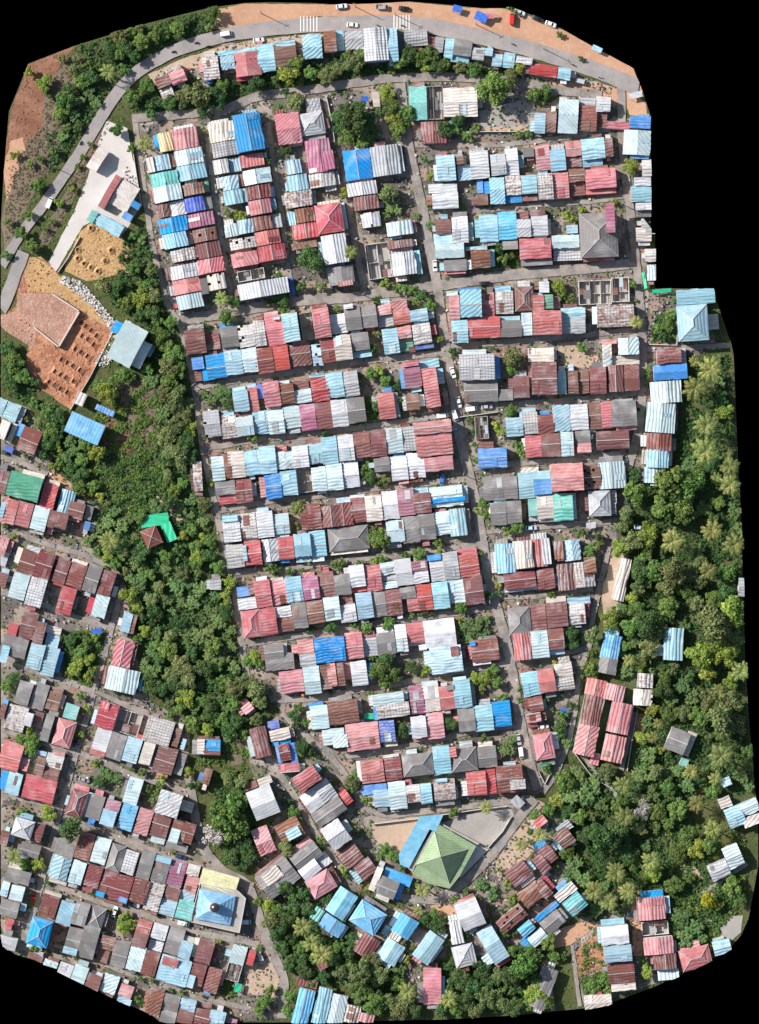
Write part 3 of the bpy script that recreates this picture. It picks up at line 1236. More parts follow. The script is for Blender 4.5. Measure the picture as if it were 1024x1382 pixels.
for w,P in ((9,[(182,162),(192,240),(205,330),(225,410),(245,440),(262,520),(272,600),(285,660),(300,722),(314,780),(326,870),(334,915)]),(8,[(279,185),(290,270),(301,335),(312,402)]),(8,[(362,165),(368,215),(380,290),(392,380),(396,404)]),
(9,[(438,128),(446,165),(457,195),(465,230),(474,300),(482,345),(492,395)]),(7,[(565,285),(640,285),(720,277),(800,272),(846,264)]),(8,[(560,195),(600,197),(680,195),(760,186),(842,170)]),(9,[(602,468),(680,462),(760,455),(862,445)]),
(9,[(615,549),(700,545),(780,539),(864,530)]),(8,[(632,633),(700,625),(780,620),(838,612)]),(9,[(652,717),(720,712),(790,706),(826,704)]),(8,[(662,806),(720,805),(800,794)]),(8,[(690,891),(740,886),(796,874)]),
(9,[(262,523),(340,510),(430,496),(520,484),(602,476)]),(8,[(272,606),(350,593),(440,583),(530,571),(614,558)]),(8,[(294,690),(360,677),(430,670),(520,658),(632,646)]),(9,[(312,772),(380,769),(460,757),(540,749),(652,733)]),(9,[(328,870),(400,858),(480,845),(560,835),(664,820)]),
(9,[(365,945),(420,943),(480,932),(560,918),(620,906),(692,894)]),(9,[(400,988),(450,1018),(470,1021),(560,1005),(640,986),(702,978)]),(9,[(480,1086),(520,1101),(600,1092),(660,1085),(722,1076)]),
(8,[(868,472),(915,470),(984,466)]),(8,[(0,617),(30,625),(64,640)]),(8,[(0,713),(60,733),(118,750),(148,765)]),(9,[(0,798),(50,813),(100,832),(148,848)]),(8,[(2,893),(60,910),(125,933),(180,955),(214,968)]),
(9,[(166,790),(150,848),(136,900),(124,945),(110,990),(96,1040),(82,1090),(66,1150),(46,1230),(30,1275)]),(7,[(2,985),(60,1003),(98,1018)]),(8,[(96,1010),(140,1030),(190,1050),(235,1062),(256,1070)]),(8,[(2,1072),(80,1090)]),
(10,[(84,1102),(140,1125),(200,1146),(270,1170),(342,1196)]),(9,[(72,1194),(130,1215),(200,1236),(280,1262),(350,1274)]),(7,[(60,1270),(120,1293),(180,1316),(260,1344),(350,1364)]),(13,[(254,1040),(262,1100),(276,1150),(302,1178),(335,1192),(350,1240),(366,1284),(384,1320),(380,1374)]),
(10,[(360,1022),(390,1062),(410,1095),(436,1142),(466,1178),(500,1198),(560,1214),(592,1216)]),(9,[(380,962),(430,1008),(456,1030),(472,1056),(492,1088)]),(7,[(838,1040),(848,1000),(855,960)]),
(8,[(822,738),(812,780),(800,830),(794,880),(782,900),(776,960),(768,1000),(750,1046),(732,1070)]),(6,[(788,1020),(808,1050),(832,1070),(838,1090)]),(6,[(772,1275),(782,1358)]),(7,[(735,1290),(742,1330),(746,1364)]),(7,[(1008,1165),(985,1180),(965,1196),(940,1205)])): lane(P,w)
lane([(178,160),(225,156),(300,150),(345,130),(400,124),(450,116),(520,106),(600,103),(700,110),(752,122),(812,128)],12)
lane([(722,1078),(712,1088),(690,1118),(660,1158),(625,1192),(592,1214)],13)
lane([(244,432),(330,418),(400,406),(470,402),(580,387),(700,370),(800,362),(862,354)],14)
lane([(838,112),(839,190),(844,240),(852,300),(860,370),(866,430),(868,500),(865,560),(854,612),(842,645)],11)
lane([(540,112),(548,180),(558,230),(570,280),(578,330),(590,385),(600,460),(612,530),(622,600),(636,650),(646,700),(656,760),(664,800),(679,850),(690,900),(699,960),(712,1020),(726,1066)],13)
lane([(0,420),(12,395),(20,370),(32,340)],17,'asphalt','road')
MR=[(2,360),(10,345),(30,312),(58,278),(76,252),(108,206),(140,152),(158,124),(184,97),(212,80),(240,66),(275,55),(310,46),(360,39),(430,33),(520,31),(580,35),(640,48),(700,62),(760,80),(810,97),(864,119)]
lane(MR,21,'asphalt','road',.45,0,12.5)
# crossing stripes on the main road
for x0,ang in ((405.5,0),(531.5,0)):
    for k in range(6):
        x=x0+k*4.4 if x0<500 else x0+k*4.1; yc=33 if x0<500 else 31
        sheet('road_marking',[(x-.55,yc-10.5),(x+.55,yc-10.5),(x+.55,yc+9.5),(x-.55,yc+9.5)],MARK)
YY,XX=np.mgrid[0:1400:2,0:1040:2].astype(np.float32)      # distance maps, two picture pixels a cell
DL=np.full(YY.shape,60,np.float32)
for Q,w in LANES:
    for q in Q:
        x0,x1,y0,y1=(max(0,int(t)//2) for t in (q[0]-30,q[0]+30,q[1]-30,q[1]+30))
        DL[y0:y1,x0:x1]=np.minimum(DL[y0:y1,x0:x1],np.hypot(XX[y0:y1,x0:x1]-q[0],YY[y0:y1,x0:x1]-q[1])-w/2)
def near_lane(x,y,pad=0): return DL[min(699,int(y+1)//2),min(519,int(x+1)//2)]<pad
# ------------------------------------------------------------------ houses
PHRASE={'T1':'in the shop row along the main road','T2':'in the top row below the back lane','A1':'in first column beside the west lane','A2':'in second northwest column','A3':'in third northwest column','A4':'in northwest column beside the central street',
'B1':'upper row, northernmost block east of street','B1b':'lower row, northernmost block east of street','B2':'upper row, second block east of street','B2b':'lower row, second block east of street',
'C1':'upper row, third block east of street','C1b':'lower row, third block east of street','D1':'fourth block east of street','E1':'on the northeast edge strip','E2':'on the east strip by the garden','E3':'on the east strip beside the wood',
'F1':'upper row of first central block','F1b':'lower row of first central block','F2':'upper row of second central block','F2b':'lower row of second central block','G1':'upper row of third central block','G1b':'lower row of third central block',
'H1':'upper row of fourth central block','H1b':'lower row of fourth central block','I1':'upper row of fifth central block','I1b':'lower row of fifth central block','J1':'upper row of sixth central block','J1b':'lower row of sixth central block',
'K1':'upper row of seventh central block','K1b':'lower row of seventh central block','L1':'upper row north of green mosque','L1b':'lower row just north of green mosque',
'M1':'upper row, fifth block east of street','M1b':'lower row, fifth block east of street','M2':'upper row, sixth block east of street','M2b':'lower row, sixth block east of street','M3':'upper row, seventh block east of street','O1':'seventh block east of street','O1b':'lower row, seventh block east of street',
'O2':'upper row, eighth block east of street','O2b':'lower row, eighth block east of street','O3':'near the south fork of the street','O4':'in the cluster of salmon roofs','P1':'beside the east wood lane','P2':'inside the east wood','P3':'at the far east edge','P4':'by the southeast path','P5':'south, beside the earth track',
'V1':'at the western edge by scrub','Z1':'by the hillside scrub','Z2':'beside the clay pit','Z3':'at the wood edge by west lane','V2':'upper row, first southwest block','V2b':'lower row, first southwest block','V2c':'in a wood clearing','V3':'upper row, second southwest block','V3b':'lower row, second southwest block','V4':'upper row, third southwest block','V4b':'lower row, third southwest block','V4c':'by the lane beside the wood',
'V5':'upper row, fourth southwest block','V5b':'lower row, fourth southwest block','V6':'in the block below the wood','V7':'upper row, fifth southwest block','V7b':'lower row, fifth southwest block','V8':'upper row above blue mosque','V9':'by the southwest crossroads','W1':'row beside the blue mosque','W2':'lower row beside the blue mosque','X1':'upper row below blue mosque','X1b':'lower row below blue mosque','X2':'in the southernmost southwest row','Y1':'at the far southwest edge',
'S1':'on the bend west of green mosque','S2':'by the lane south of wood','S3':'southwest of the green mosque','S4':'in the blue cluster south of mosque','S5':'at the south edge','S6':'south of the green mosque','S7':'southeast of the green mosque','S8':'by the vegetable beds','S9':'in the southeast corner','Q1':'in the white concrete yard','D1b':''}
GROUP={}
DET=set('V2c Z1 Z2 Z3 P1 P2 P3 P4 P5 S1 S2 S3 S4 S5 S6 S7 S8 S9 E2 E3 V1 V9 Y1 Q1 O3'.split())
def patch(V,F,c,lam,pha,sa,amp,curve,holes=None,eave=None):
    """bilinear sheet with real corrugation waves; c: four corners"""
    c=[np.array(q,float) for q in c]
    lu=max(np.linalg.norm(c[1]-c[0]),np.linalg.norm(c[2]-c[3])); lv=max(np.linalg.norm(c[3]-c[0]),np.linalg.norm(c[2]-c[1]))
    al=abs(((sa+math.pi/4)%(math.pi/2))-math.pi/4)<.16; ax_=abs(math.sin(sa))>.7; ux=abs((c[1]-c[0])[0])>=abs((c[1]-c[0])[1])
    du=dv=.3
    if al: du,dv=((.2,.7) if ax_==ux else (.7,.2))
    if holes: du=dv=.34
    nu=max(1,min(95,int(lu/du))); nv=max(1,min(95,int(lv/dv)))
    s,t=np.meshgrid(np.linspace(0,1,nu+1),np.linspace(0,1,nv+1)); s=s[...,None]; t=t[...,None]
    p=(1-s)*(1-t)*c[0]+s*(1-t)*c[1]+s*t*c[2]+(1-s)*t*c[3]
    q=p[...,1]*math.cos(sa)+p[...,0]*math.sin(sa)+curve*np.sin(p[...,0]*.33+pha)+.18*np.sin(p[...,0]*.9+p[...,1]*.4+pha*2)
    p[...,2]+=amp*2.2*(np.abs(np.sin(math.pi*q/lam+pha))-.64)
    if eave:      # sheets of uneven length along the eave
        g=np.random.default_rng(int(abs(pha)*1e4)); m=(nu if eave[0]=='t' else nv)+1; st=np.repeat(g.uniform(-.12,.26,m//4+2),4)[:m][:,None]
        if eave=='t0': d=p[0]-p[1]; p[0]+=d/np.linalg.norm(d,axis=1,keepdims=True)*st
        elif eave=='t1': d=p[-1]-p[-2]; p[-1]+=d/np.linalg.norm(d,axis=1,keepdims=True)*st
        elif eave=='s0': d=p[:,0]-p[:,1]; p[:,0]+=d/np.linalg.norm(d,axis=1,keepdims=True)*st
        else: d=p[:,-1]-p[:,-2]; p[:,-1]+=d/np.linalg.norm(d,axis=1,keepdims=True)*st
    i=len(V); V.extend(p.reshape(-1,3).tolist()); k=nu+1
    nrm=np.cross(c[1]-c[0],c[3]-c[0])[2]+np.cross(c[2]-c[1],c[0]-c[1])[2]
    for b in range(nv):
        for a in range(nu):
            if holes and holes(a//3,b//3): continue
            f=(i+b*k+a,i+b*k+a+1,i+(b+1)*k+a+1,i+(b+1)*k+a)
            F.append(f if nrm>0 else f[::-1])
RECT=[]   # (cx,cy,rad,angle data) for vegetation to avoid, in photo pixels
def build_house(i,row):
    key=row['key']; ps=row['ps']; a=row['a']; u=row['u']; v=row['v']; m=ps[0]
    def centre(p): return (p['x']+u[0]*p['w']/2+v[0]*p['h']/2,p['y']+u[1]*p['w']/2+v[1]*p['h']/2)
    cx,cy=centre(m); two='2' in m['fl']; ruin='x' in m['fl'] and m['c'] in 'CG'
    if not inside(cx,cy): return None
    name='ruined_house' if ruin else 'shop_house' if key=='T1' else 'detached_house' if key in DET else 'two_storey_house' if two else 'hipped_house' if 'h' in m['fl'] else 'tiled_house' if m['c']=='G' else 'row_house'
    wx,wy=wp(cx,cy); root=empty(name,wx,wy,.1,a); root['_i']=i
    rg=random.Random(i*31+5); eave=rg.uniform(3.3,4.8)+(2.7 if two else 0)
    def loc(px,py): dx,dy=px-cx,py-cy; return ((dx*u[0]+dy*u[1])*S,-(dx*v[0]+dy*v[1])*S)
    wall=MB(); wm=rg.choice(WALLM); mainrect=None; mat4=None; main_top=eave
    for k,p in enumerate(ps):
        fl=p['fl']; c=p['c']; x0,y1=loc(p['x'],p['y']); x1=x0+p['w']*S; y0=y1-p['h']*S; w,h=x1-x0,y1-y0
        RECT.append((*centre(p),p['w']/2,p['h']/2,u,v))
        if ruin and k==0:
            t=.22; H=rg.uniform(2.2,3.0); wb=MB()
            wb.box(x0,x1,y0,y0+t,0,H); wb.box(x0,x1,y1-t,y1,0,H); wb.box(x0,x0+t,y0+t,y1-t,0,H); wb.box(x1-t,x1,y0+t,y1-t,0,H)
            n=max(1,int(w/3.6)); 
            for q in range(1,n): xx=x0+w*q/n; wb.box(xx-t/2,xx+t/2,y0+t,y1-t,0,H*rg.uniform(.7,1))
            if h>6: yy=y0+h*rg.uniform(.4,.6); wb.box(x0+t,x1-t,yy-.1,yy+.1,0,H*.66)
            o=wb.ob('wall',LIGHTC if c=='C' or rg.random()<.5 else CONC,root)
            fb=MB(); fb.box(x0+.02,x1-.02,y0+.02,y1-.02,0,.12); fb.ob('floor',CONC,root)
            for q in range(rg.randint(2,5)):
                xx=x0+w*rg.uniform(.1,.9); bb=MB(); bb.box(xx-.07,xx+.07,y0,y1,H+.01*q+.005,H+.15+.01*q); bb.ob('beam',WOOD,root)
            for q in range(rg.randint(1,3)):
                sw,sh=w*rg.uniform(.15,.35),h*rg.uniform(.2,.4); sx=x0+rg.uniform(0,w-sw); sy=y0+rg.uniform(0,h-sh); V,F=[],[]; zz=H+.2+.05*q
                patch(V,F,[(sx,sy,zz),(sx+sw,sy,zz-.15),(sx+sw,sy+sh,zz-.1),(sx,sy+sh,zz+.1)],1.05,rg.uniform(0,6),0,.04,.1)
                ro=mesh_obj('roof_sheet',V,F,RM[rg.choice('USMGP')],root,True); ro['rust']=.5; ro['lap']=0.0
            continue
        g=.03*(k+1)/2; x0+=g; x1-=g; y0+=g; y1-=g; w-=2*g; h-=2*g
        shed='f' in fl
        if k==0: mainrect=(x0,x1,y0,y1)
        ov=0
        if k and mainrect:
            ox=max(0,min(x1,mainrect[1])-max(x0,mainrect[0])); oy=max(0,min(y1,mainrect[3])-max(y0,mainrect[2])); ov=ox*oy/max(w*h,.1)
        axis='x' if row['axis']=='u' else 'y'
        if 'r' in fl and c!='G': axis='y' if axis=='x' else 'x'
        lam=rg.uniform(1.1,1.38); pha=rg.uniform(0,6.28); amp=rg.uniform(.085,.14); curve=rg.uniform(-.3,.3); sa=rg.gauss(0,.05)
        if rg.random()<.16: sa=rg.choice((-1,1))*rg.uniform(.3,.8); curve*=2
        if axis=='y': sa+=math.pi/2
        if c=='G': amp*=.3
        if c in 'BDT' and shed: amp*=.4
        if 's' in fl: amp*=.25
        V,F=[],[]; holes=None
        if 'x' in fl:
            hs={(q,r) for q in range(25) for r in range(25) if rg.random()<.06}; holes=lambda A,B: (A,B) in hs
        if shed:
            z=eave if k==0 else (main_top+.18+.05*k) if ov>.45 else rg.uniform(2.35,2.75)+.03*k
            if ov>.45: d1=rg.uniform(-.05,.05); d2=rg.uniform(-.08,.08)
            else: d1=rg.uniform(-.25,.25); d2=rg.uniform(-.3,.3)
            zc=[z-d1-d2,z+d1-d2,z+d1+d2,z-d1+d2]
            patch(V,F,[(x0,y0,zc[0]),(x1,y0,zc[1]),(x1,y1,zc[2]),(x0,y1,zc[3])],lam,pha,sa,amp,curve)
            top=min(zc)-.08
            wall.box(x0+.12,x1-.12,y0+.12,y1-.12,0 if ov<=.45 else main_top-1.2,top)
        elif 'h' in fl or 'p' in fl:
            z=eave; pitch=.42; short=min(w,h); rise=short/2*pitch
            if 'p' in fl: ra=rb=((x0+x1)/2,(y0+y1)/2,z+rise)
            elif w>=h: ra=(x0+h/2*.95,(y0+y1)/2,z+rise); rb=(x1-h/2*.95,(y0+y1)/2,z+rise)
            else: ra=((x0+x1)/2,y0+w/2*.95,z+rise); rb=((x0+x1)/2,y1-w/2*.95,z+rise)
            A,B,C,D=(x0,y0,z),(x1,y0,z),(x1,y1,z),(x0,y1,z)
            am=amp*.55
            if w>=h:
                patch(V,F,[A,B,rb,ra],lam,pha,0,am,0); patch(V,F,[C,D,ra,rb],lam,pha,0,am,0)
                patch(V,F,[B,C,rb,rb],lam,pha,math.pi/2,am,0); patch(V,F,[D,A,ra,ra],lam,pha,math.pi/2,am,0)
            else:
                patch(V,F,[B,C,rb,ra],lam,pha,math.pi/2,am,0); patch(V,F,[D,A,ra,rb],lam,pha,math.pi/2,am,0)
                patch(V,F,[A,B,ra,ra],lam,pha,0,am,0); patch(V,F,[C,D,rb,rb],lam,pha,0,am,0)
            wall.box(x0+.35,x1-.35,y0+.35,y1-.35,0,z+.02); main_top=z+rise if k==0 else main_top
        else:
            z=eave if k==0 else eave-rg.uniform(.15,.5)*(1 if rg.random()<.7 else -1)
            if two and k: z=eave-rg.uniform(1.2,2.4)
            span=h if axis=='x' else w
            pit=rg.uniform(.20,.30); rise=span/2*pit; rm=rg.uniform(.44,.56)
            if span<4: rise=span*.16; rm=rg.choice((.04,.96))
            ins=.12; ZT=z+rise
            if axis=='x':
                ym=y0+h*rm
                patch(V,F,[(x0,y0,z),(x1,y0,z),(x1,ym,ZT),(x0,ym,ZT)],lam,pha,sa,amp,curve,holes,'t0')
                patch(V,F,[(x0,ym,ZT),(x1,ym,ZT),(x1,y1,z),(x0,y1,z)],lam,pha+1,sa,amp,curve,holes,'t1')
                P=[(y0+ins,0),(y1-ins,0),(y1-ins,z-.1),(ym,ZT-.16),(y0+ins,z-.1)]; q0,q1=x0+ins,x1-ins
            else:
                xm=x0+w*rm
                patch(V,F,[(x0,y0,z),(xm,y0,ZT),(xm,y1,ZT),(x0,y1,z)],lam,pha,sa,amp,curve,holes,'s0')
                patch(V,F,[(xm,y0,ZT),(x1,y0,z),(x1,y1,z),(xm,y1,ZT)],lam,pha+1,sa,amp,curve,holes,'s1')
                P=[(x0+ins,0),(x1-ins,0),(x1-ins,z-.1),(xm,ZT-.16),(x0+ins,z-.1)]; q0,q1=y0+ins,y1-ins
            j=len(wall.V)
            for q in (q0,q1):
                wall.V+=[((q,s_,t_) if axis=='x' else (s_,q,t_)) for s_,t_ in P]
            if holes is None: wall.F+=[(j+2,j+3,j+8,j+7),(j+3,j+4,j+9,j+8)]
            wall.F+=[(j,j+1,j+2,j+3,j+4),(j+9,j+8,j+7,j+6,j+5)]+[(j+q,j+5+q,j+5+(q+1)%5,j+(q+1)%5) for q in (0,1,4)]
            if k==0: main_top=ZT
        roof=mesh_obj('roof' if (k==0 or not shed) else 'lean_to_roof',V,F,RM[c],root,True)
        roof['rust']=.02 if 's' in fl else min(1,max(0,RUST.get(c,.06)+rg.uniform(-.14,.2))); roof['lap']=(rg.choice((.3,.6)) if c=='O' else rg.choice((0,0,0,0,0,.3,.6)) if c in 'WSMU' else 0.0)
        if 's' in fl: roof['lap']=0.0
        if k==0 and not shed and 'h' not in fl and 'p' not in fl and 's' not in fl and holes is None:
            for _ in range(rg.choice((0,0,0,1,1,2))):
                pw=rg.uniform(.9,2.6); pl=rg.uniform(.5,.95); f0=rg.uniform(0,1-pl); f1=f0+pl; up=.05+amp*.85; side=rg.random()<.5
                pc=rg.choice({'M':'MUUM','R':'RKMR','K':'KRUK','L':'LPLQ','P':'PLSQ','W':'WPSO','O':'OUUS','U':'UMU','G':'GGS','S':'SGS','B':'BlB','l':'lLl'}.get(c,'POS')+('U' if rg.random()<.4 else '')); PV,PF=[],[]
                if axis=='x':
                    if w<pw+.6: continue
                    a0=rg.uniform(x0+.2,x1-pw-.2); ya,yb=(y0,ym) if side else (y1,ym); zz=lambda f:z+(ZT-z)*f+up
                    patch(PV,PF,[(a0,ya+(yb-ya)*f0,zz(f0)),(a0+pw,ya+(yb-ya)*f0,zz(f0)),(a0+pw,ya+(yb-ya)*f1,zz(f1)),(a0,ya+(yb-ya)*f1,zz(f1))],lam,pha,sa,amp*.6,curve)
                else:
                    if h<pw+.6: continue
                    a0=rg.uniform(y0+.2,y1-pw-.2); xa,xb=(x0,xm) if side else (x1,xm); zz=lambda f:z+(ZT-z)*f+up
                    patch(PV,PF,[(xa+(xb-xa)*f0,a0,zz(f0)),(xa+(xb-xa)*f1,a0,zz(f1)),(xa+(xb-xa)*f1,a0+pw,zz(f1)),(xa+(xb-xa)*f0,a0+pw,zz(f0))],lam,pha,sa,amp*.6,curve)
                po=mesh_obj('roof_patch',PV,PF,RM[pc],roof,True); po['rust']=rg.uniform(.1,.7); po['lap']=0.0
        if k==0 and not shed and 'h' not in fl and 'p' not in fl and rg.random()<.5:
            rc=MB(); e=.13
            if axis=='x': rc.box(x0,x1,ym-e,ym+e,ZT+.03,ZT+.1)
            else: rc.box(xm-e,xm+e,y0,y1,ZT+.03,ZT+.1)
            rc.ob('ridge_cap',RIDGE,roof)
        elif k==0 and ('h' in fl or 'p' in fl):
            rc=MB()
            for s_,t_ in ((A,ra),(B,ra if w<h else rb),(C,rb),(D,rb if w<h else ra)): rc.cyl((s_[0],s_[1],s_[2]+.03),(t_[0],t_[1],t_[2]+.05),.12,.12,6)
            if 'p' not in fl: rc.cyl((ra[0],ra[1],ra[2]+.05),(rb[0],rb[1],rb[2]+.05),.12,.12,6)
            rc.ob('ridge_cap',RIDGE,roof)
    if wall.V:
        wo=wall.ob('wall',wm,root); fix_normals(wo)
    return dict(root=root,row=row,cx=cx,cy=cy,key=key,name=name,ruin=ruin,two=two,hip='h' in m['fl'] or 'p' in m['fl'],c=m['c'],sec=[p['c'] for p in ps[1:] if p['c']!=m['c'] and 'i' not in p['fl']],area=m['w']*m['h'])
ALLR=[(p['x']+r['u'][0]*p['w']/2+r['v'][0]*p['h']/2,p['y']+r['u'][1]*p['w']/2+r['v'][1]*p['h']/2,p['w']/2,p['h']/2,r['u'],r['v']) for r in ROWS for p in r['ps']]
def free(x,y):
    if near_lane(x,y,-.6): return False
    for cx,cy,hw,hh,u,v in ALLR:
        dx,dy=x-cx,y-cy
        if abs(dx)<45 and abs(dy)<45 and abs(dx*u[0]+dy*u[1])<hw-.6 and abs(dx*v[0]+dy*v[1])<hh-.6: return False
    return inside(x,y)
ig=random.Random(99)
for row in ROWS:
    m=row['ps'][0]; u,v=row['u'],row['v']
    if 'x' in m['fl'] or row['key'] in ('P1','P2','P3','P4','Z1','Z2','Q1','S5','V2c','O4','S2','E2'): continue
    for side in ig.sample(range(4),4):
        if ig.random()<.25 or len(row['ps'])>4: continue
        d=ig.uniform(4,9); 
        if side<2: w_=m['w']*ig.uniform(.35,.98); h_=d; ox=ig.uniform(0,m['w']-w_); oy=-d+.4 if side==0 else m['h']-.4
        else: h_=m['h']*ig.uniform(.35,.98); w_=d; oy=ig.uniform(0,m['h']-h_); ox=-d+.4 if side==2 else m['w']-.4
        px,py=m['x']+u[0]*ox+v[0]*oy,m['y']+u[1]*ox+v[1]*oy
        if all(free(px+u[0]*w_*s_+v[0]*h_*t_,py+u[1]*w_*s_+v[1]*h_*t_) for s_ in (.1,.5,.9) for t_ in (.15,.5,.85)):
            p=dict(c=ig.choice('LPWOUUMSSGGKRCQB'),fl='fi',x=px,y=py,w=w_,h=h_); row['ps'].append(p); ALLR.append((px+u[0]*w_/2+v[0]*h_/2,py+u[1]*w_/2+v[1]*h_/2,w_/2,h_/2,u,v))
HOUSES=[]
for i,row in enumerate(ROWS):
    h=build_house(i,row)
    if h: HOUSES.append(h)
bpy.context.view_layer.update()
for h in HOUSES:
    if edge_dist(h['cx'],h['cy'])<45:
        for o in h['root'].children_recursive:
            if o.type=='MESH': trim(o,o.matrix_world)
            if o.type=='MESH' and len(o.data.polygons)==0: bpy.data.objects.remove(o)
ORD_='first second third fourth fifth sixth seventh eighth ninth tenth eleventh twelfth thirteenth fourteenth fifteenth sixteenth seventeenth eighteenth nineteenth twentieth twenty-first twenty-second twenty-third twenty-fourth twenty-fifth twenty-sixth twenty-seventh twenty-eighth twenty-ninth thirtieth'.split()
RH=sorted((h for h in HOUSES if h['name']=='row_house'),key=lambda h:-h['area'])
print('KINDS',{n:sum(1 for h in HOUSES if h['name']==n) for n in set(h['name'] for h in HOUSES)})
ORDPOS={}
for key in set(h['key'] for h in HOUSES):
    k=[h for h in HOUSES if h['key']==key]; vert=k[0]['row']['axis']=='v' and key in ('A1','A2','A3','A4'); k.sort(key=lambda g:g['cy'] if vert else g['cx'])
    for n,h in enumerate(k): h['pos']=ORD_[n]+' from the '+('north' if vert else 'west'); ORDPOS[h['root'].name]=h['pos']
SMALL=RH[312:]; bpy.context.view_layer.update()
if SMALL:
    V=[];F=[];fm=[];ms=[];sm=[]
    for h in SMALL:
        for o in list(h['root'].children_recursive):
            if o.type!='MESH': continue
            m=o.data.materials[0]
            if m not in ms: ms.append(m)
            mw=o.matrix_world; b=len(V); V+=[tuple(mw@v.co) for v in o.data.vertices]
            for p in o.data.polygons: F.append(tuple(b+k for k in p.vertices)); fm.append(ms.index(m)); sm.append(p.use_smooth)
            bpy.data.objects.remove(o)
        bpy.data.objects.remove(h['root'])
    o=mesh_obj('small_dwellings',V,F,None,None,False,ms,fm); o.data.polygons.foreach_set('use_smooth',sm); o['rust']=.2; o['lap']=0.0; tag(o,kind='stuff')
    HOUSES=[h for h in HOUSES if h not in SMALL]
# labels: look first, then neighbours, then row
byrow={}
for h in HOUSES: byrow.setdefault(h['key'],[]).append(h)
med=sorted(h['area'] for h in HOUSES)[len(HOUSES)//2]
def look(h,short=False):
    w=CN[h['c']]
    if h['ruin']: s='roofless '+('pale' if h['c']=='C' else 'grey')+' house'
    else:
        s=w+(' hipped' if h['hip'] else '')+' roof' 
        s=('large ' if h['area']>1.7*med else 'small ' if h['area']<.5*med else '')+s
    if short: return s
    if h['sec'] and not h['ruin']: s+=' and '+CN[h['sec'][0]]+(' extension' if len(h['sec'])<2 else ' and '+CN[h['sec'][1]]+' extensions')
    return s
ORD=['first','second','third','fourth','fifth','sixth','seventh','eighth','ninth','tenth','eleventh','twelfth','thirteenth','fourteenth','fifteenth','sixteenth','seventeenth','eighteenth','nineteenth','twentieth','21st','22nd','23rd','24th','25th','26th','27th','28th','29th','30th']
def nw(s): return len(re.findall(r"[A-Za-z0-9'-]+",s))
USED=set()
def use(cands):
    for c in cands:
        if nw(c)<=16 and nw(c)>=4 and c.lower() not in USED: USED.add(c.lower()); return c
    return None
LOOKN={}; LOOKF={}
for h in HOUSES:
    for q_ in {look(h),look(h,1)}: LOOKN[(h['key'],q_)]=LOOKN.get((h['key'],q_),0)+1
    LOOKF[(h['key'],look(h))]=LOOKF.get((h['key'],look(h)),0)+1
for h in HOUSES:
    sib=sorted((g for g in HOUSES if g is not h),key=lambda g:math.hypot(g['cx']-h['cx'],g['cy']-h['cy']))
    n1,n2=sib[0],sib[1]; p=PHRASE.get(h['key'],''); k=byrow[h['key']]; vert=h['row']['axis']=='v' and h['key'] in ('A1','A2','A3','A4')
    k=sorted(k,key=lambda g:g['cy'] if vert else g['cx']); pos=ORD[k.index(h)]+' from the '+('north' if vert else 'west')
    def dirw(g):
        dx,dy=g['cx']-h['cx'],g['cy']-h['cy']
        return ('west' if dx>0 else 'east') if abs(dx)>abs(dy) else ('north' if dy>0 else 'south')
    t='two storey ' if h['two'] else ''
    c1=CN[n1['c']]; c2=CN[n2['c']]
    pos=h['pos']
    lab=use([f"{t}house with {look(h)} {p}" if LOOKF[(h['key'],look(h))]==1 else '', f"{look(h)}, {pos}, {p}", f"{look(h,1)}, {pos}, {p}", f"{CN[h['c']]} roof {pos}, {p}", f"{t}house with {look(h)}, {dirw(n1)} of {c1} roof, {p}", f"{look(h)}, {dirw(n1)} of {c1} roof, {p}", f"{look(h,1)}, {dirw(n1)} of {c1} roof, {p}",
        f"{look(h,1)} between {c1} and {c2} roofs, {p}", f"{look(h,1)}, {pos}, {p}", f"{CN[h['c']]} roof {pos} {p}", f"{CN[h['c']]} house {dirw(n1)} of {look(n1,1)}, {pos}"])
    if not lab: lab=use([f"{CN[h['c']]} roof {pos}, {p}"]) or f"{CN[h['c']]} roof {p}"
    lab=lab.replace(', in ',' in ').replace('  ',' ').replace(',,',',').strip()
    if nw(lab)<4: lab+=' in the village'
    h['label']=lab; h['short']=('roofless house' if h['ruin'] else CN[h['c']]+'-roofed house')
    tag(h['root'],lab,'ruin' if h['ruin'] else 'shop' if h['name']=='shop_house' else 'house','houses '+p if len(k)>1 else None)
    del h['root']['_i']
print('HOUSES',len(HOUSES))
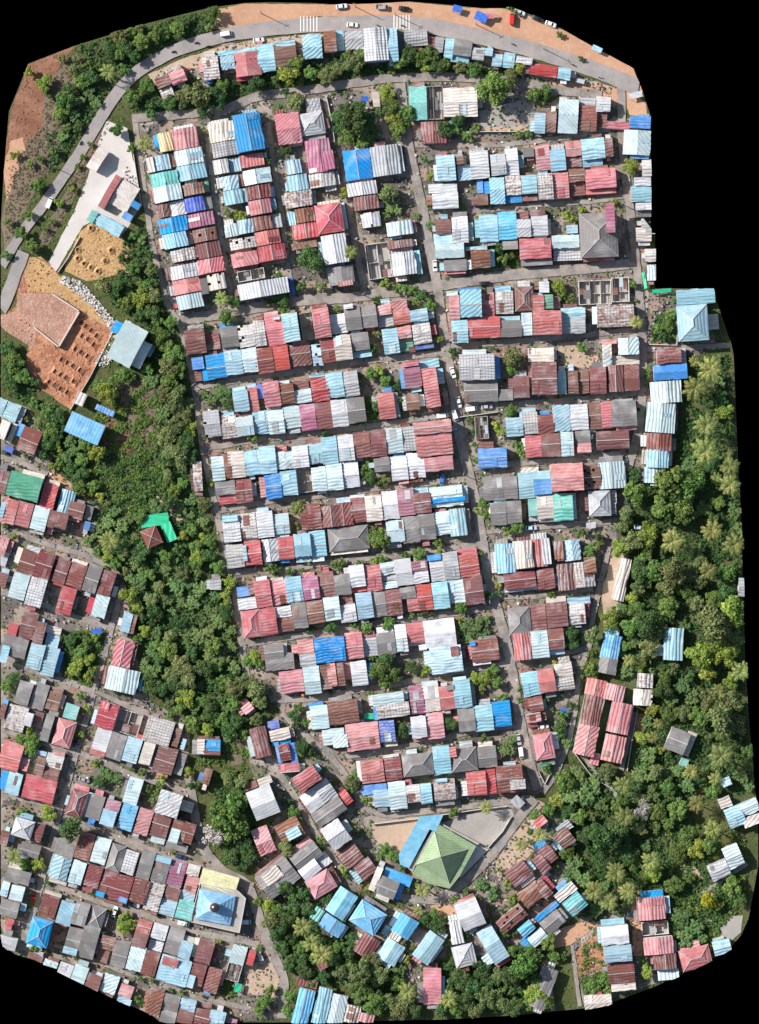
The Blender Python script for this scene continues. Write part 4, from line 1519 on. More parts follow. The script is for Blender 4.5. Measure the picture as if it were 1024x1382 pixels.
TREES='''
230 140 10 d;250 128 12 o;268 130 18 o;290 135 16 d;300 118 11 m;275 152 10 d;220 150 9 m;205 155 8 d;178 133 12 m;189 128 8 m;158 176 10 m;345 115 12 d;358 110 9 y;372 122 9 m;390 105 14 y;400 85 12 m;410 78 9 y;398 140 14 o;385 125 7 d;366 148 9 y;420 100 11 m;440 105 13 o;432 85 9 d;455 95 10 o;475 85 16 o;488 78 11 m;492 92 9 d;465 78 8 d
540 85 12 m;550 75 13 d;565 80 12 m;580 75 14 m;590 90 12 d;575 90 10 y;600 88 10 m;620 92 10 o;640 95 11 m;650 90 9 m;665 125 22 m;662 108 12 m;690 105 11 o;700 90 10 y;735 125 10 m;720 128 11 m;708 120 9 d;732 135 7 m;757 136 9 m;690 12 8 m;665 10 8 d;640 14 9 d;784 80 5 m;755 48 5 m;511 13 4 m
290 20 10 m;275 25 9 d;262 35 9 m;250 30 8 d;240 42 10 m;225 40 9 d;210 48 10 m;200 45 9 d;190 58 11 m;178 55 9 d;170 65 11 d;160 75 10 m;150 70 12 d;140 85 9 m;125 75 9 o;118 90 8 m;148 100 11 p;110 110 11 m;120 125 11 b;105 135 10 b;130 140 9 b;100 155 10 b;85 185 9 b;105 172 8 d;75 205 7 m;60 115 12 y;40 98 8 y;65 125 8 d;168 95 8 m;85 80 8 o
50 250 10 m;40 290 8 m;30 315 10 m;12 300 8 o;20 210 7 y;42 222 6 m;55 215 6 m;9 345 8 m;45 333 11 m;122 195 5 m;112 212 5 m;105 225 5 m;95 250 5 y;80 275 7 y;70 300 5 m;62 310 5 m;100 257 6 y;115 243 9 f;103 268 9 f;195 197 10 p;178 200 7 m
320 290 7 y;327 293 8 y;307 288 7 o;335 290 5 y;254 265 4 m;240 262 4 y;371 213 9 m;385 205 10 d;376 235 9 m;398 200 9 d;362 217 6 d;375 285 5 y;465 261 8 y;420 353 19 d;398 370 9 d;433 385 9 o;472 342 10 p;385 412 8 d;372 405 7 m;408 388 8 d;300 405 10 p;316 408 9 m;307 430 12 m;278 440 5 m;365 408 8 d;382 405 9 d;383 420 8 m
478 165 20 d;452 140 9 m;461 161 14 d;482 150 13 d;496 165 14 d;506 182 11 b;468 186 12 m;488 196 10 m;510 150 9 b;600 176 12 d;619 164 10 d;631 186 8 m;641 174 9 b;596 188 8 m;522 128 12 y;527 146 12 m;532 160 12 y;536 176 11 m;550 152 12 m;465 150 10 d;460 175 10 d;490 180 13 b;500 190 9 b;475 190 8 m;520 125 9 y;525 140 9 m;530 155 9 y;533 170 9 y;535 183 8 m;548 145 9 m;552 160 9 m;547 170 7 m;523 262 13 o;530 280 14 b;520 290 9 b;512 315 9 o;520 383 8 y;532 388 7 m;545 388 9 m;557 392 8 m;568 398 9 d;563 408 7 m;580 412 9 m;510 406 8 d
610 172 12 b;625 178 9 b;612 190 5 y;573 216 6 m;582 238 7 y;573 245 5 m;571 256 5 m;578 277 7 o;606 295 5 m;580 305 8 b;706 222 9 m;712 230 9 d;702 217 6 y;650 184 5 m;662 184 5 y;674 184 5 m;686 184 5 m;700 182 6 m;712 181 6 m;722 180 5 m;742 292 9 m;752 300 9 d;745 310 9 d;765 290 8 y;772 296 8 y;785 285 7 y;680 350 8 m;690 345 6 m;675 335 8 d
752 388 11 y;758 398 8 m;770 404 7 m;693 485 16 o;690 500 9 m;665 470 4 m;612 475 7 d;785 470 8 m;858 436 9 p;890 430 9 m;900 440 10 m;885 445 8 m;895 455 8 d;905 425 8 m;850 225 12 y;690 555 10 m;670 573 8 y;675 582 9 y;697 600 7 m;703 610 8 m;633 567 6 m;640 582 6 d;640 600 5 m;643 622 6 m;652 680 9 m;655 695 8 m;645 690 6 y;685 718 8 m;698 712 9 m
795 745 9 m;805 735 8 m;800 755 8 y;785 718 7 m;808 725 8 d;672 788 6 y;673 800 5 m;743 802 7 m;770 855 12 d;773 868 9 d;800 858 13 o;798 880 6 m;795 901 12 m;500 505 9 m;512 500 8 y;520 515 9 m;535 522 7 d;508 547 8 d;565 535 8 b;540 540 7 d;300 530 14 b;285 540 10 b;310 545 10 d;275 533 7 b;505 470 8 d;508 450 6 o;455 418 6 m
343 590 8 m;350 655 8 b;490 640 8 m;500 645 9 d;510 650 8 m;520 648 8 o;495 630 7 m;403 687 13 o;410 682 8 y;398 710 6 m;512 726 14 m;500 715 8 m;590 732 8 m;592 745 7 y;565 748 9 m;548 750 7 m;515 755 8 m;505 757 6 y;363 768 8 m;373 766 7 d;416 758 6 y;390 772 6 m;408 770 5 m;453 762 8 m;462 760 7 m;484 760 6 m;418 848 8 d;447 846 9 d;478 842 7 m;495 848 9 m;525 842 10 m;552 830 8 b;568 828 5 m;622 820 9 m;658 803 8 d
512 905 16 m;520 890 12 d;530 910 12 m;520 920 10 m;575 905 8 y;558 900 10 d;625 850 12 b;640 845 14 b;650 855 12 b;655 838 10 b;630 862 10 b;620 838 8 y;660 865 8 b;343 885 9 y;350 895 8 m;335 893 9 m;655 915 12 y;665 905 9 m;670 920 9 m;640 915 9 y;650 930 7 o;680 940 6 m;543 985 10 d;609 977 10 d;653 997 8 m;683 1009 14 b;690 1000 9 b;675 1020 9 b
395 965 9 d;402 955 8 m;400 977 8 d;412 975 7 m;408 1005 10 d;418 1012 8 d;405 1015 7 m;475 1055 10 o;480 1045 8 b;470 1066 7 m;495 1080 8 m;749 895 6 y;702 930 6 d;703 945 6 m;738 942 5 y;745 958 4 y;758 965 8 m;755 980 10 m;757 991 8 m;765 1003 8 b;738 1038 8 m;768 950 7 d
900 652 24 m;926 655 22 m;892 686 18 m;920 690 20 m;855 665 18 m;845 695 12 o;852 730 16 o;836 738 14 y;855 640 11 d;935 525 16 p;955 500 16 p;950 575 15 p;948 610 18 p;982 655 14 p;905 730 16 p;998 905 13 p;970 1018 16 p;960 840 24 o;982 828 20 y;975 880 20 y;945 880 20 y;985 858 17 o;905 770 20 o;885 770 16 m;930 775 14 o;870 840 20 d;885 850 16 o;850 845 14 m;900 820 15 m;875 875 15 o;982 950 20 o;970 970 20 o;992 978 16 o;955 945 16 o;985 920 12 y
920 925 14 b;935 940 12 b;905 945 12 b;845 905 12 b;875 1020 14 b;865 1045 14 b;855 1070 14 b;900 1045 12 b;915 1040 12 b;880 1070 12 b;880 958 10 y;892 1010 8 y;885 905 9 m;868 890 10 o;895 915 10 m;868 1093 13 w;288 1129 15 w;195 310 9 w;200 330 8 w
815 1130 20 d;830 1118 18 d;800 1120 14 d;815 1160 16 d;845 1150 16 d;857 1165 10 m;788 1128 12 d;870 1180 10 m;882 1178 12 y;770 1070 18 b;780 1050 16 b;760 1055 14 m;790 1075 16 b;800 1060 14 b;810 1085 12 b;750 1080 10 y;765 1095 10 d;740 1092 9 m;818 1041 13 o;800 1200 14 p;830 1175 14 p;845 1200 12 p;785 1185 14 b;775 1165 14 b;765 1150 10 m;790 1212 12 b;805 1227 12 b;820 1215 12 p;770 1182 12 b;835 1085 12 m;842 1100 13 p;885 1095 12 m;900 1110 10 m
925 1130 14 m;940 1145 14 y;915 1150 12 m;955 1140 12 m;935 1167 9 y;960 1117 12 p;970 1103 10 m;955 1215 12 f2;930 1185 7 m;985 1195 14 m;998 1212 11 m;970 1222 8 y;910 1195 13 m;935 1205 10 m;920 1240 14 b;935 1252 14 b;910 1233 10 b;925 1267 14 b;945 1267 10 b;875 1310 10 y;868 1295 8 m;800 1330 10 m;815 1320 10 m;820 1337 8 m
705 1300 17 m;690 1315 14 d;715 1285 10 m;620 1320 16 d;640 1330 14 d;655 1345 16 o;672 1350 14 o;630 1350 12 d;605 1345 12 p;595 1362 10 d;615 1363 9 m;640 1362 11 o;720 1340 12 y;735 1350 12 m;710 1355 10 m;725 1320 10 d;739 1270 12 m;726 1290 8 d;760 1290 6 m;650 1195 10 b;665 1205 10 b;685 1190 8 y;630 1200 5 m;612 1213 6 m;680 1260 7 m;692 1212 8 m;702 1138 9 p;728 1125 10 p;722 1100 9 m;655 1088 9 p;612 1095 8 m;570 1200 10 p;520 1145 9 m;530 1156 9 m;565 1228 7 p;575 1241 11 d;592 1246 12 d;585 1233 9 m;606 1238 6 m
398 1205 10 m;385 1195 12 d;411 1205 11 d;375 1230 12 m;386 1241 13 d;374 1256 13 d;381 1275 12 d;397 1225 10 d;409 1248 13 p;421 1270 12 p;435 1285 14 p;395 1290 8 d;412 1310 12 d;421 1326 8 m;445 1335 8 m;460 1310 12 o;485 1310 18 o;500 1298 16 o;512 1315 16 o;490 1330 12 m;471 1303 10 m;455 1260 9 b;475 1265 9 d;535 1325 12 m;550 1335 12 p;545 1350 14 o;505 1355 14 m;560 1363 11 d;538 1364 11 o;388 1363 10 m;392 1342 10 m;557 1278 6 o;365 1335 8 m;358 1350 11 m;350 1362 9 m;350 1215 8 m;360 1222 9 y;366 1241 14 o
300 1100 20 m;312 1088 18 m;322 1078 15 m;316 1115 18 m;303 1127 12 m;330 1140 14 d;310 1155 14 d;336 1156 12 d;325 1166 10 d;346 1150 8 d;325 1055 10 o;308 1050 10 o;395 1095 9 m;401 1106 8 m;387 1084 7 d;387 1144 11 o;432 1135 7 m
215 455 12 m;226 465 12 m;236 481 14 m;227 496 14 o;241 500 12 m;230 515 14 m;224 530 13 o;240 531 12 o;235 550 12 o;250 561 12 o;256 580 10 y;235 574 14 o;224 590 14 o;250 596 14 d;239 611 14 o;255 616 12 d;246 627 10 o;275 680 11 o;170 410 12 m;160 386 10 d;190 405 12 y;195 386 10 m;206 421 12 d;190 425 9 d;140 386 12 o;151 396 10 d;180 361 11 m;195 374 10 m;206 364 11 o;175 330 10 d;186 346 9 d;180 319 7 m;212 432 9 m;231 436 10 m;145 531 15 y;151 519 10 m;135 520 9 m;165 505 10 m;176 511 8 m
65 555 12 m;76 561 12 d;55 571 10 o;70 581 12 m;64 600 10 d;76 591 10 d;60 615 8 d;46 545 8 m;70 630 6 y;90 615 10 b;101 609 8 b;111 621 10 m;116 600 10 m;131 611 12 y;95 631 10 d;110 640 10 d;126 655 9 m;136 671 8 y;35 615 5 o;11 470 10 d;21 490 14 m;12 503 10 d;31 510 12 m;16 517 10 d;46 515 8 d
190 747 14 d;150 730 14 p;145 750 9 y;155 761 9 m;170 770 8 o;130 715 12 b;145 705 12 b;165 710 12 b;155 690 10 b;120 730 10 b;176 700 10 b;190 785 12 b;263 740 10 f2;265 752 10 y;265 760 9 m;295 765 10 m;240 790 14 b;255 785 12 b;270 795 12 b;245 775 12 o;310 785 9 y;305 800 9 y;305 815 8 y;312 850 9 b;295 840 12 b;285 825 12 b;260 815 12 b;205 810 11 o;210 825 12 d;215 832 7 y;195 850 9 y;210 855 12 b;230 860 10 o;228 880 14 m;245 895 14 o;255 905 13 o;230 910 12 o;255 920 12 o;240 925 14 d;275 900 12 d;290 870 12 m;300 885 12 b;315 930 14 o;330 920 14 o;345 930 14 o;305 920 12 m;350 945 12 o;315 950 10 m;275 945 10 w;250 940 12 y;205 925 14 d;195 915 12 b;210 905 12 b;220 930 10 d;285 960 12 d;300 970 12 m;280 985 10 y;310 985 12 d;320 975 11 d;230 965 6 m;210 870 9 m;185 860 8 m;270 860 13 b;255 850 12 b;240 840 12 d
120 960 5 y;110 990 7 y;40 985 8 y;45 1000 12 m;30 998 9 m;42 1012 9 m;10 925 9 m;20 915 9 d;110 880 10 m;120 890 9 y;105 895 9 y;115 870 8 m;100 905 9 y;130 860 7 y;125 905 8 m;95 865 9 d;120 915 8 y;85 862 6 d;95 910 6 m;110 940 7 m;116 955 6 y;20 725 6 y;165 880 7 m;180 875 8 d;205 880 9 b
140 1040 9 b;150 1050 10 b;135 1055 9 d;160 1050 8 b;165 1070 9 b;130 1030 7 y;210 1075 12 b;200 1065 8 d;215 1060 7 m;220 1050 8 y;192 1042 7 m;255 1042 8 y;260 1060 8 d;178 1065 7 y;98 1117 18 d;67 1098 12 y;30 1095 8 m;22 1155 11 p;35 1165 9 m;52 1165 9 y
170 1245 13 y;172 1235 8 y;65 1190 5 m;48 1278 7 m;60 1282 6 o;185 1345 8 m;190 1352 7 d;205 1323 5 y;190 1320 5 m;245 1338 5 y;230 1335 4 m
'''
# ------------------------------------------------------------------ vegetation
def clump_quads(rg,centres,n,size,flat=.0,up=.35):
    """leaf quads spread through lobes: centres [(x,y,z,r)]"""
    out=np.zeros((n,4,3)); w=np.array([c[3]**2 for c in centres]); idx=rg.choice(len(centres),n,p=w/w.sum()); C=np.array(centres)[idx]
    d=rg.normal(size=(n,3)); d/=np.linalg.norm(d,axis=1,keepdims=True); d[:,2]=np.where(d[:,2]<-.2,-d[:,2],d[:,2])
    p=C[:,:3]+d*C[:,3:4]*(rg.uniform(.55,1.05,(n,1)))*np.array([1,1,.85])
    nm=d*.8+rg.normal(size=(n,3))*.45; nm[:,2]+=up; nm/=np.linalg.norm(nm,axis=1,keepdims=True)
    t=np.cross(nm,rg.normal(size=(n,3))); t/=np.linalg.norm(t,axis=1,keepdims=True); b=np.cross(nm,t)
    s=rg.uniform(.6,1.35,(n,1))*size; asp=rg.uniform(.5,.9,(n,1))
    out[:,0]=p-t*s-b*s*asp*.3; out[:,1]=p+b*-s*asp; out[:,2]=p+t*s+b*s*asp*.2; out[:,3]=p+b*s*asp
    return out
def quad_mesh(name,Q,mat):
    n=len(Q); me=bpy.data.meshes.new(name); me.vertices.add(n*4); me.vertices.foreach_set('co',np.asarray(Q,dtype=np.float32).ravel())
    me.loops.add(n*4); me.loops.foreach_set('vertex_index',np.arange(n*4,dtype=np.int32)); me.polygons.add(n)
    me.polygons.foreach_set('loop_start',np.arange(0,n*4,4,dtype=np.int32)); me.update(calc_edges=True); me.materials.append(mat); return me
def crown_mesh(kind,seed,small=False):
    rg=np.random.default_rng(seed); cs=[]; k=rg.integers(6,19) if not small else rg.integers(4,8); big=(12/k)**.5 if not small else 1; asp=rg.uniform(.82,1.18)
    for i in range(k):
        a=i*2.4+rg.uniform(-.5,.5); rr=math.sqrt((i+.5)/k)*.72; L=rg.uniform(.24,.42)*big
        cs.append((asp*rr*math.cos(a)*rg.uniform(.85,1.15),rr*math.sin(a)*rg.uniform(.85,1.15),.95+.5*(1-rr*rr)+rg.uniform(-.18,.16),L))
    cs.append((0,0,1.0,.5)); n=520 if small else 1700
    if kind=='w': n=900
    return quad_mesh('crown',clump_quads(rg,cs,n,(.13 if small else rg.uniform(.068,.105))*(.6 if kind=='w' else 1)),LM[kind])
def frond_quads(rg,n_fr,L,droop,leaf_w,n_leaf,rise):
    Q=[]
    for i in range(n_fr):
        az=i*2.399+rg.uniform(-.2,.2); el=rg.uniform(.1,1.0)*rise; l=L*rg.uniform(.8,1.05); ca,sa=math.cos(az),math.sin(az); prev=None
        pts=[]
        for j in range(n_leaf+1):
            t=j/n_leaf; r=l*t*math.cos(el*(1-t*.6)); z=l*(math.sin(el)*t-droop*t*t); pts.append((r*ca,r*sa,z))
        for j in range(1,n_leaf+1):
            p=np.array(pts[j]); q=np.array(pts[j-1]); dirv=p-q; dirv/=np.linalg.norm(dirv); side=np.array((-sa,ca,0)); t=j/n_leaf
            ll=leaf_w*(1-abs(2*t-.9)**2*.75)*rg.uniform(.85,1.1)
            for sgn in (-1,1):
                tip=p+side*sgn*ll+dirv*ll*.55+np.array((0,0,-ll*rg.uniform(.15,.45))); w=dirv*(l/n_leaf)*.36
                Q.append((q+w*.2,q+w*2.2,tip+w*.5,tip))
    return np.array(Q)
def palm_mesh(seed):
    rg=np.random.default_rng(seed); Q=[]; nf=14
    for i in range(nf):
        az=2*math.pi*i/nf*1.0+rg.uniform(-.16,.16); inner=i%3==0; l=rg.uniform(.95,1.15)*(.8 if inner else 1); el=(1.0 if inner else .5)*rg.uniform(.7,1.1); ca,sa=math.cos(az),math.sin(az); side=np.array((-sa,ca,0)); P=[]; n=13
        for j in range(n+1):
            t=j/n; r=l*t*(1-.12*t*t); z=l*(math.sin(el)*t-(.35+.5*math.sin(el))*t*t); P.append(np.array((r*ca,r*sa,1.9+z)))
        for j in range(1,n+1):
            p,q=P[j],P[j-1]; d=(p-q)/np.linalg.norm(p-q); t=j/n; w=.17*math.sin(math.pi*min(1,.14+.8*t))**.7
            for sg in (-1,1):
                e=side*sg*w*rg.uniform(.8,1.15)+d*w*.7+np.array((0,0,-w*.35)); Q.append((q,q+(p-q)*.82,q+(p-q)*.6+e,q+(p-q)*.12+e*.9))
    return quad_mesh('crown',np.array(Q),LM['p'])
def banana_mesh(seed):
    rg=np.random.default_rng(seed); Q=[]
    for k in range(7):
        a=k*2.4+rg.uniform(-.4,.4); rr=.6*math.sqrt((k+.3)/7); c=np.array((rr*math.cos(a),rr*math.sin(a),rg.uniform(.55,.85)))
        for i in range(7):
            az=i*2.399/1+rg.uniform(0,.6)+k; l=rg.uniform(.38,.58); ca,sa=math.cos(az),math.sin(az); side=np.array((-sa,ca,0)); prev=None
            for j in range(5):
                t=j/4; p=c+np.array((l*t*ca,l*t*sa,l*(.75*t-.95*t*t))); w=.095*math.sin(math.pi*min(1,.12+t*.86))+.01
                if prev is not None:
                    pp,pw=prev; dz=np.array((0,0,-.03))
                    Q.append((pp,p,p+side*w+dz,pp+side*pw+dz)); Q.append((p,pp,pp-side*pw+dz,p-side*w+dz))
                prev=(p,w)
    return quad_mesh('leaves',np.array(Q),LM['b'])
def trunk_mesh(kind,seed):
    g=random.Random(seed); mb=MB()
    if kind=='p':
        pts=[(0,0,0),(.05,.02,.7),(.06,.04,1.4),(0,0,1.93)]
        for q in range(3): mb.cyl(pts[q],pts[q+1],.075-.012*q,.065-.012*q,7)
    elif kind=='b':
        for k in range(7):
            a=k*2.4; rr=.6*math.sqrt((k+.3)/7); mb.cyl((rr*math.cos(a),rr*math.sin(a),0),(rr*math.cos(a),rr*math.sin(a),.75),.045,.03,6)
    else:
        mb.cyl((0,0,0),(.03,.02,.62),.11,.08,8)
        for k in range(6):
            a=k*1.05+g.uniform(-.2,.2); e=(.5*math.cos(a),.5*math.sin(a),g.uniform(.95,1.2)); mb.cyl((.03,.02,.55),e,.055,.025,6)
    me=bpy.data.meshes.new('trunk'); me.from_pydata(mb.V,[],mb.F); me.materials.append(BARK); return me
CR={}
for k in 'dmyo': CR[k]=[crown_mesh(k,ord(k)*7+i) for i in range(7)]; CR[k+'s']=[crown_mesh(k,ord(k)*9+i,True) for i in range(3)]
CR['f']=[crown_mesh('f',91,True)]; CR['f2']=[crown_mesh('f2',92)]; CR['w']=[crown_mesh('w',93),crown_mesh('w',94)]
CR['p']=[palm_mesh(i+3) for i in range(4)]; CR['b']=[banana_mesh(i+13) for i in range(4)]
TK={'t':[trunk_mesh('t',i) for i in range(3)],'p':[trunk_mesh('p',1)],'b':[trunk_mesh('b',1)]}
TREELIST=[]
for part in TREES.replace('\n',';').split(';'):
    q=part.split()
    if len(q)==4: TREELIST.append((float(q[0]),float(q[1]),float(q[2]),q[3]))
DH=np.full(YY.shape,60,np.float32)
for cx,cy,hw,hh,u,v in RECT:
    x0,x1,y0,y1=(max(0,int(q)//2) for q in (cx-hw-hh-24,cx+hw+hh+24,cy-hw-hh-24,cy+hw+hh+24)); xs=XX[y0:y1,x0:x1]-cx; ys=YY[y0:y1,x0:x1]-cy
    DH[y0:y1,x0:x1]=np.minimum(DH[y0:y1,x0:x1],np.maximum(np.abs(xs*u[0]+ys*u[1])-hw,np.abs(xs*v[0]+ys*v[1])-hh))
def in_house(x,y,pad=0): return DH[int(y+1)//2,int(x+1)//2]<pad
WOOD_C=[(165,330),(195,300),(222,410),(243,450),(258,540),(266,640),(284,720),(308,820),(324,930),(370,960),(340,985),(310,1000),(270,985),(205,935),(190,900),(168,800),(155,770),(120,735),(105,665),(70,622),(55,565),(75,545),(110,600),(150,615),(185,620),(210,600),(215,545),(195,500),(205,450),(150,410)]
WOOD_E=[(890,560),(908,492),(982,478),(994,600),(1001,800),(1006,950),(1015,1070),(960,1070),(930,1100),(960,1150),(1005,1190),(990,1225),(955,1285),(905,1285),(890,1200),(850,1200),(840,1240),(800,1250),(772,1215),(750,1150),(735,1100),(760,1060),(800,1030),(850,1055),(872,960),(855,900),(812,882),(822,830),(850,785),(835,720),(850,650),(885,640)]
WOOD_S=[(590,1295),(650,1290),(700,1270),(740,1262),(750,1300),(730,1360),(585,1368),(602,1320)]
WOOD_T=[(365,1205),(420,1190),(478,1235),(470,1290),(540,1305),(560,1366),(492,1370),(470,1330),(400,1318),(378,1290)]
WOOD_N=[(103,63),(200,33),(286,12),(300,40),(240,58),(190,88),(150,122),(110,178),(88,200),(75,150),(100,110)]
BELT=[(170,122),(260,105),(330,108),(400,78),(480,72),(530,82),(640,82),(740,110),(735,132),(650,100),(540,95),(450,104),(400,116),(345,120),(290,145),(220,152),(172,148)]
WOOD_L=[(288,1062),(345,1050),(352,1110),(345,1168),(300,1150),(282,1120)]
tr=random.Random(44); CLEAR=[(890,1100),(1000,1105),(1010,1200),(985,1235),(950,1290),(895,1290),(880,1210)]; SCRUBX=[(125,560),(215,510),(222,545),(212,600),(225,655),(205,690),(165,690),(140,665),(118,640)]
for P,n,kinds in ((WOOD_C,88,'ddmmobbby'),(WOOD_E,125,'ddmmoobbyp'),(WOOD_S,16,'ddmo'),(WOOD_T,18,'ddmob'),(WOOD_N,22,'mmdo'),(BELT,16,'dmo')):
    xs=[p[0] for p in P]; ys=[p[1] for p in P]; got=0
    for _ in range(n*60):
        if got>=n: break
        x,y=tr.uniform(min(xs),max(xs)),tr.uniform(min(ys),max(ys))
        if not inpoly(x,y,P) or not inside(x,y): continue
        r=tr.uniform(6.5,15) if P is WOOD_E else tr.uniform(6.5,13)
        if math.hypot(x-214,y-714)<26 or inpoly(x,y,SCRUBX) or inpoly(x,y,CLEAR) or in_house(x,y,r*.55) or near_lane(x,y,r*.5) or edge_dist(x,y)<r*.3: continue
        if any(math.hypot(x-a[0],y-a[1])<.66*(r+a[2]) for a in TREELIST): continue
        TREELIST.append((x,y,r,tr.choice(kinds))); got+=1
got=0
for _ in range(9000):
    if got>=130: break
    P=tr.choice(VILL[:6]); x,y=tr.uniform(min(p[0] for p in P),max(p[0] for p in P)),tr.uniform(min(p[1] for p in P),max(p[1] for p in P)); r=tr.uniform(3,6.2)
    if not inpoly(x,y,P) or not inside(x,y) or in_house(x,y,.8) or not in_house(x,y,7) or near_lane(x,y,-1.5) or edge_dist(x,y)<r: continue
    if any(math.hypot(x-a[0],y-a[1])<.8*(r+a[2]) for a in TREELIST): continue
    TREELIST.append((x,y,r,tr.choice('mmdyob'))); got+=1
TN={'d':'dark green','m':'mid green','y':'yellow green','o':'olive green','f':'orange red','f2':'yellow flowering','w':'pale grey leafless'}
bpy.context.view_layer.update()
def hdir(x,y,h):
    dx,dy=x-h['cx'],y-h['cy']
    return ('east' if dx>0 else 'west') if abs(dx)>abs(dy) else ('south' if dy>0 else 'north')
BL=sorted((t for t in TREELIST if not (t[2]<8.2 and t[3] in 'dmyof') and t[3] not in 'pb' and inside(t[0],t[1])),key=lambda t:-t[2])
REST=set(BL[300:]); MERGE=[]
for i,(x,y,r,k) in enumerate(sorted(REST)):
    g=random.Random(i*29+1); me=g.choice(CR[k]); n=len(me.vertices); q=np.empty(n*3,np.float32); me.vertices.foreach_get('co',q); q=q.reshape(-1,3)*np.array((r*S*1.08,r*S*1.08,r*S*g.uniform(.75,1)))
    t=g.uniform(0,6.28); c,s_=math.cos(t),math.sin(t); wx,wy=wp(x,y); MERGE.append((np.stack((q[:,0]*c-q[:,1]*s_+wx,q[:,0]*s_+q[:,1]*c+wy,q[:,2]+.08),1).reshape(-1,4,3),k))
SHR=sorted((t for t in TREELIST if t[2]<8.2 and t[3] in 'dmyof' and inside(t[0],t[1])),key=lambda t:-t[2]); RS=set(SHR[300:]); MS=[]
for i,(x,y,r,k) in enumerate(sorted(RS)):
    me=tr.choice(CR[k+'s' if k in 'dmyo' else k]); n=len(me.vertices); q=np.empty(n*3,np.float32); me.vertices.foreach_get('co',q); q=q.reshape(-1,3)*r*S; wx,wy=wp(x,y); MS.append(((q+np.array((wx,wy,.08))).reshape(-1,4,3),k))
for nm,MG in (('woodland',MERGE),('low_shrubs',MS)):
    if not MG: continue
    o=quads_obj(nm,np.concatenate([m[0] for m in MG]),LM['m']); o.data.materials.append(LM['d']); o.data.materials.append(LM['o']); o.data.materials.append(LM['y'])
    o.data.polygons.foreach_set('material_index',np.concatenate([np.full(len(m[0]),'mdoy'.find(m[1]) if m[1] in 'mdoy' else 0,np.int32) for m in MG])); tag(o,kind='stuff'); trim(o,o.matrix_world)
REST|=RS
TREELIST=[t for t in TREELIST if t not in REST]
VEG=[]
for i,(x,y,r,k) in enumerate(TREELIST):
    if not inside(x,y): continue
    g=random.Random(i*17+3); wx,wy=wp(x,y); rm=r*S
    small=r<8.2 and k in 'dmyof'
    name='palm_tree' if k=='p' else 'banana_clump' if k=='b' else 'shrub' if small else 'broadleaf_tree'
    root=empty(name,wx,wy,.08,g.uniform(0,6.28))
    key=k+'s' if small and k in 'dmyo' else k
    cm=g.choice(CR[key]); tm=g.choice(TK[k if k in 'pb' else 't'])
    hs=g.uniform(.75,1.05)*(1.15 if k=='p' else 1); sc=(rm*1.08,rm*1.08*g.uniform(.9,1.1),rm*hs*(1.3 if r>=17 else 1))
    if k=='p': sc=(rm*1.25,rm*1.25,rm*1.25)
    for nm,me in (('leaves' if k=='b' else 'crown',cm),('trunk',tm)):
        o=bpy.data.objects.new(nm,me); COL.objects.link(o); o.parent=root; o.scale=sc
    VEG.append((root,x,y,r,k,name))
bpy.context.view_layer.update()
for root,x,y,r,k,name in VEG:
    if edge_dist(x,y)<r*1.25:
        for o in root.children: o.data=o.data.copy(); trim(o,o.matrix_world)
TONE=lambda r,rr: 'small ' if r<8 else 'big ' if r>15 else ''
